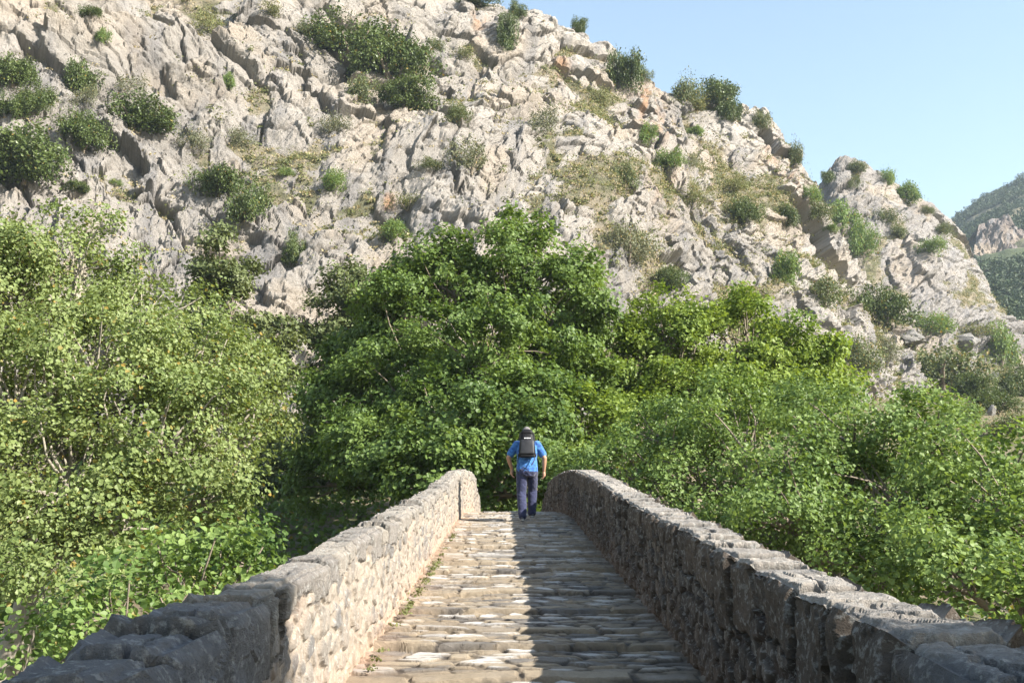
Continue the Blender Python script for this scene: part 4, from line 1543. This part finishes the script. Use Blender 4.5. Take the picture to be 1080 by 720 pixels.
    root.location = (.27, Y, float(PV[iy - 3:iy + 4, ix - 3:ix + 4, 2].max()) + .002)
    # ---- backpack, a thing of its own
    BK = plain_mat('black_nylon', (.006, .006, .007), rough=.6, spec=.25, noise=.35, scale=8)
    BK2 = plain_mat('charcoal_panel', (.020, .020, .023), rough=.5, spec=.35, noise=.3, scale=9)
    WH = plain_mat('white_print', (.75, .75, .75), rough=.6)
    pk = bpy.data.objects.new('backpack', None)
    COL.objects.link(pk)
    tag(pk, 'black backpack with charcoal front pocket and small white print, worn by the walker', 'backpack')

    def rbox(name, c, d, mat, parent, bev=.04, seg=5, taper=1.0, bulge=0.0):
        bm = bmesh.new()
        bmesh.ops.create_cube(bm, size=1)
        bmesh.ops.scale(bm, vec=d, verts=bm.verts)
        bmesh.ops.bevel(bm, geom=bm.edges[:], offset=bev, segments=seg, affect='EDGES', profile=.5)
        for v in bm.verts:
            k = v.co.z / d[2] + .5
            v.co.x *= 1 + (taper - 1) * max(0, k - .35) / .65
            v.co.y -= bulge * math.cos(v.co.x / d[0] * 3) * math.cos(v.co.z / d[2] * 2.6)
            v.co += Vector(c)
        return bm_obj(name, bm, mat, parent)
    # local axes at the pack's centre, leaning with the back
    bodyp = rbox('pack_body', (0, 0, 0), (.305, .17, .46), BK, pk, .078, 7, .74, .03)
    rbox('front_pocket', (0, -.105, -.075), (.255, .07, .27), BK2, pk, .028, 4, .94, .016)
    rbox('lid', (0, -.02, .215), (.235, .16, .12), BK, pk, .055, 6, .72, .012)
    rbox('bottom_panel', (0, -.075, -.225), (.27, .08, .05), BK, pk, .018, 3)
    x = -.052
    for wd in (.018, .014, .020, .012, .022):              # a short line of white print, too small to read
        rbox('print_mark', (x + wd / 2, -.128, .087), (wd, .004, .017), WH, pk, .001, 1)
        x += wd + .006
    tb = Tubes()
    for s in (-1, 1):
        tb.tube([(s * .10, .07, .23), (s * .115, .14, .25), (s * .125, .25, .17), (s * .135, .27, .02), (s * .15, .16, -.12), (s * .145, .06, -.19)], [.022] * 6, 8)
    link('shoulder_strap', tb.mesh('shoulder_strap'), DARK, pk)
    tb = Tubes()
    tb.tube([(.135, -.01, -.20), (.125, -.06, -.30), (.09, -.085, -.375), (.075, -.09, -.40)], [.010, .009, .009, .008], 6)
    link('loose_strap', tb.mesh('loose_strap'), DARK, pk)
    tb = Tubes()
    tb.tube([(-.14, .0, -.20), (-.165, .02, -.27), (-.165, .05, -.32)], [.010, .009, .008], 6)
    link('loose_strap', tb.mesh('loose_strap'), DARK, pk)
    tb = Tubes()
    tb.tube([(-.035, .02, .262), (-.03, .01, .292), (.03, .01, .292), (.035, .02, .262)], [.009] * 4, 6)
    link('grab_handle', tb.mesh('grab_handle'), DARK, pk)
    pk.location = root.location + Vector((0, -.075, 1.345))
    pk.rotation_euler = (R(-11), 0, 0)


build_person()

# ------------------------------------------------------------------ air
def build_haze():
    m, nt, out = mat_new('air')
    v = node(nt, 'ShaderNodeVolumePrincipled')
    v.inputs['Color'].default_value = (.72, .86, 1.0, 1)
    v.inputs['Density'].default_value = .00016
    nt.links.new(v.outputs[0], out.inputs['Volume'])
    m.cycles.homogeneous_volume = True
    bm = bmesh.new()
    bmesh.ops.create_cube(bm, size=1)
    o = bm_obj('haze', bm, m, smooth=False)
    lo, hi = Vector((-1600, -700, -12)), Vector((1600, 2500, 420))
    o.location = (lo + hi) / 2
    o.scale = hi - lo
    tag(o, 'thin summer haze in the valley air', 'haze', kind='stuff')


build_haze()

# ------------------------------------------------------------------ light, sky, camera
w = bpy.data.worlds.new('World')
scn.world = w
w.use_nodes = True
nt = w.node_tree
bg = nt.nodes['Background']
sky = nt.nodes.new('ShaderNodeTexSky')
sky.sky_type = 'NISHITA'
sky.sun_disc = False
sky.sun_elevation = SUN_EL
sky.sun_rotation = SUN_AZ
sky.air_density = 1.5
sky.dust_density = .8
sky.ozone_density = .8
nt.links.new(sky.outputs[0], bg.inputs['Color'])
bg.inputs['Strength'].default_value = .081

sl = bpy.data.lights.new('sun', 'SUN')
sl.energy = 4.9
sl.angle = R(.53)
sl.color = (1.0, .945, .86)
so = bpy.data.objects.new('sun', sl)
COL.objects.link(so)
so.rotation_euler = SUN.to_track_quat('Z', 'Y').to_euler()

cam = bpy.data.cameras.new('camera')
cam.sensor_width = 36
cam.lens = 36 * FOC / 1080
cam.clip_start = .05
cam.clip_end = 20000
co = bpy.data.objects.new('camera', cam)
COL.objects.link(co)
co.rotation_euler = (math.pi / 2 + PITCH, 0, 0)
scn.camera = co

scn.view_settings.view_transform = 'Standard'
scn.view_settings.look = 'None'
scn.view_settings.gamma = 1
scn.view_settings.exposure = 1.72
scn.cycles.max_bounces = 6
scn.cycles.diffuse_bounces = 1
scn.cycles.volume_bounces = 0
scn.cycles.transmission_bounces = 4
scn.cycles.use_denoising = True
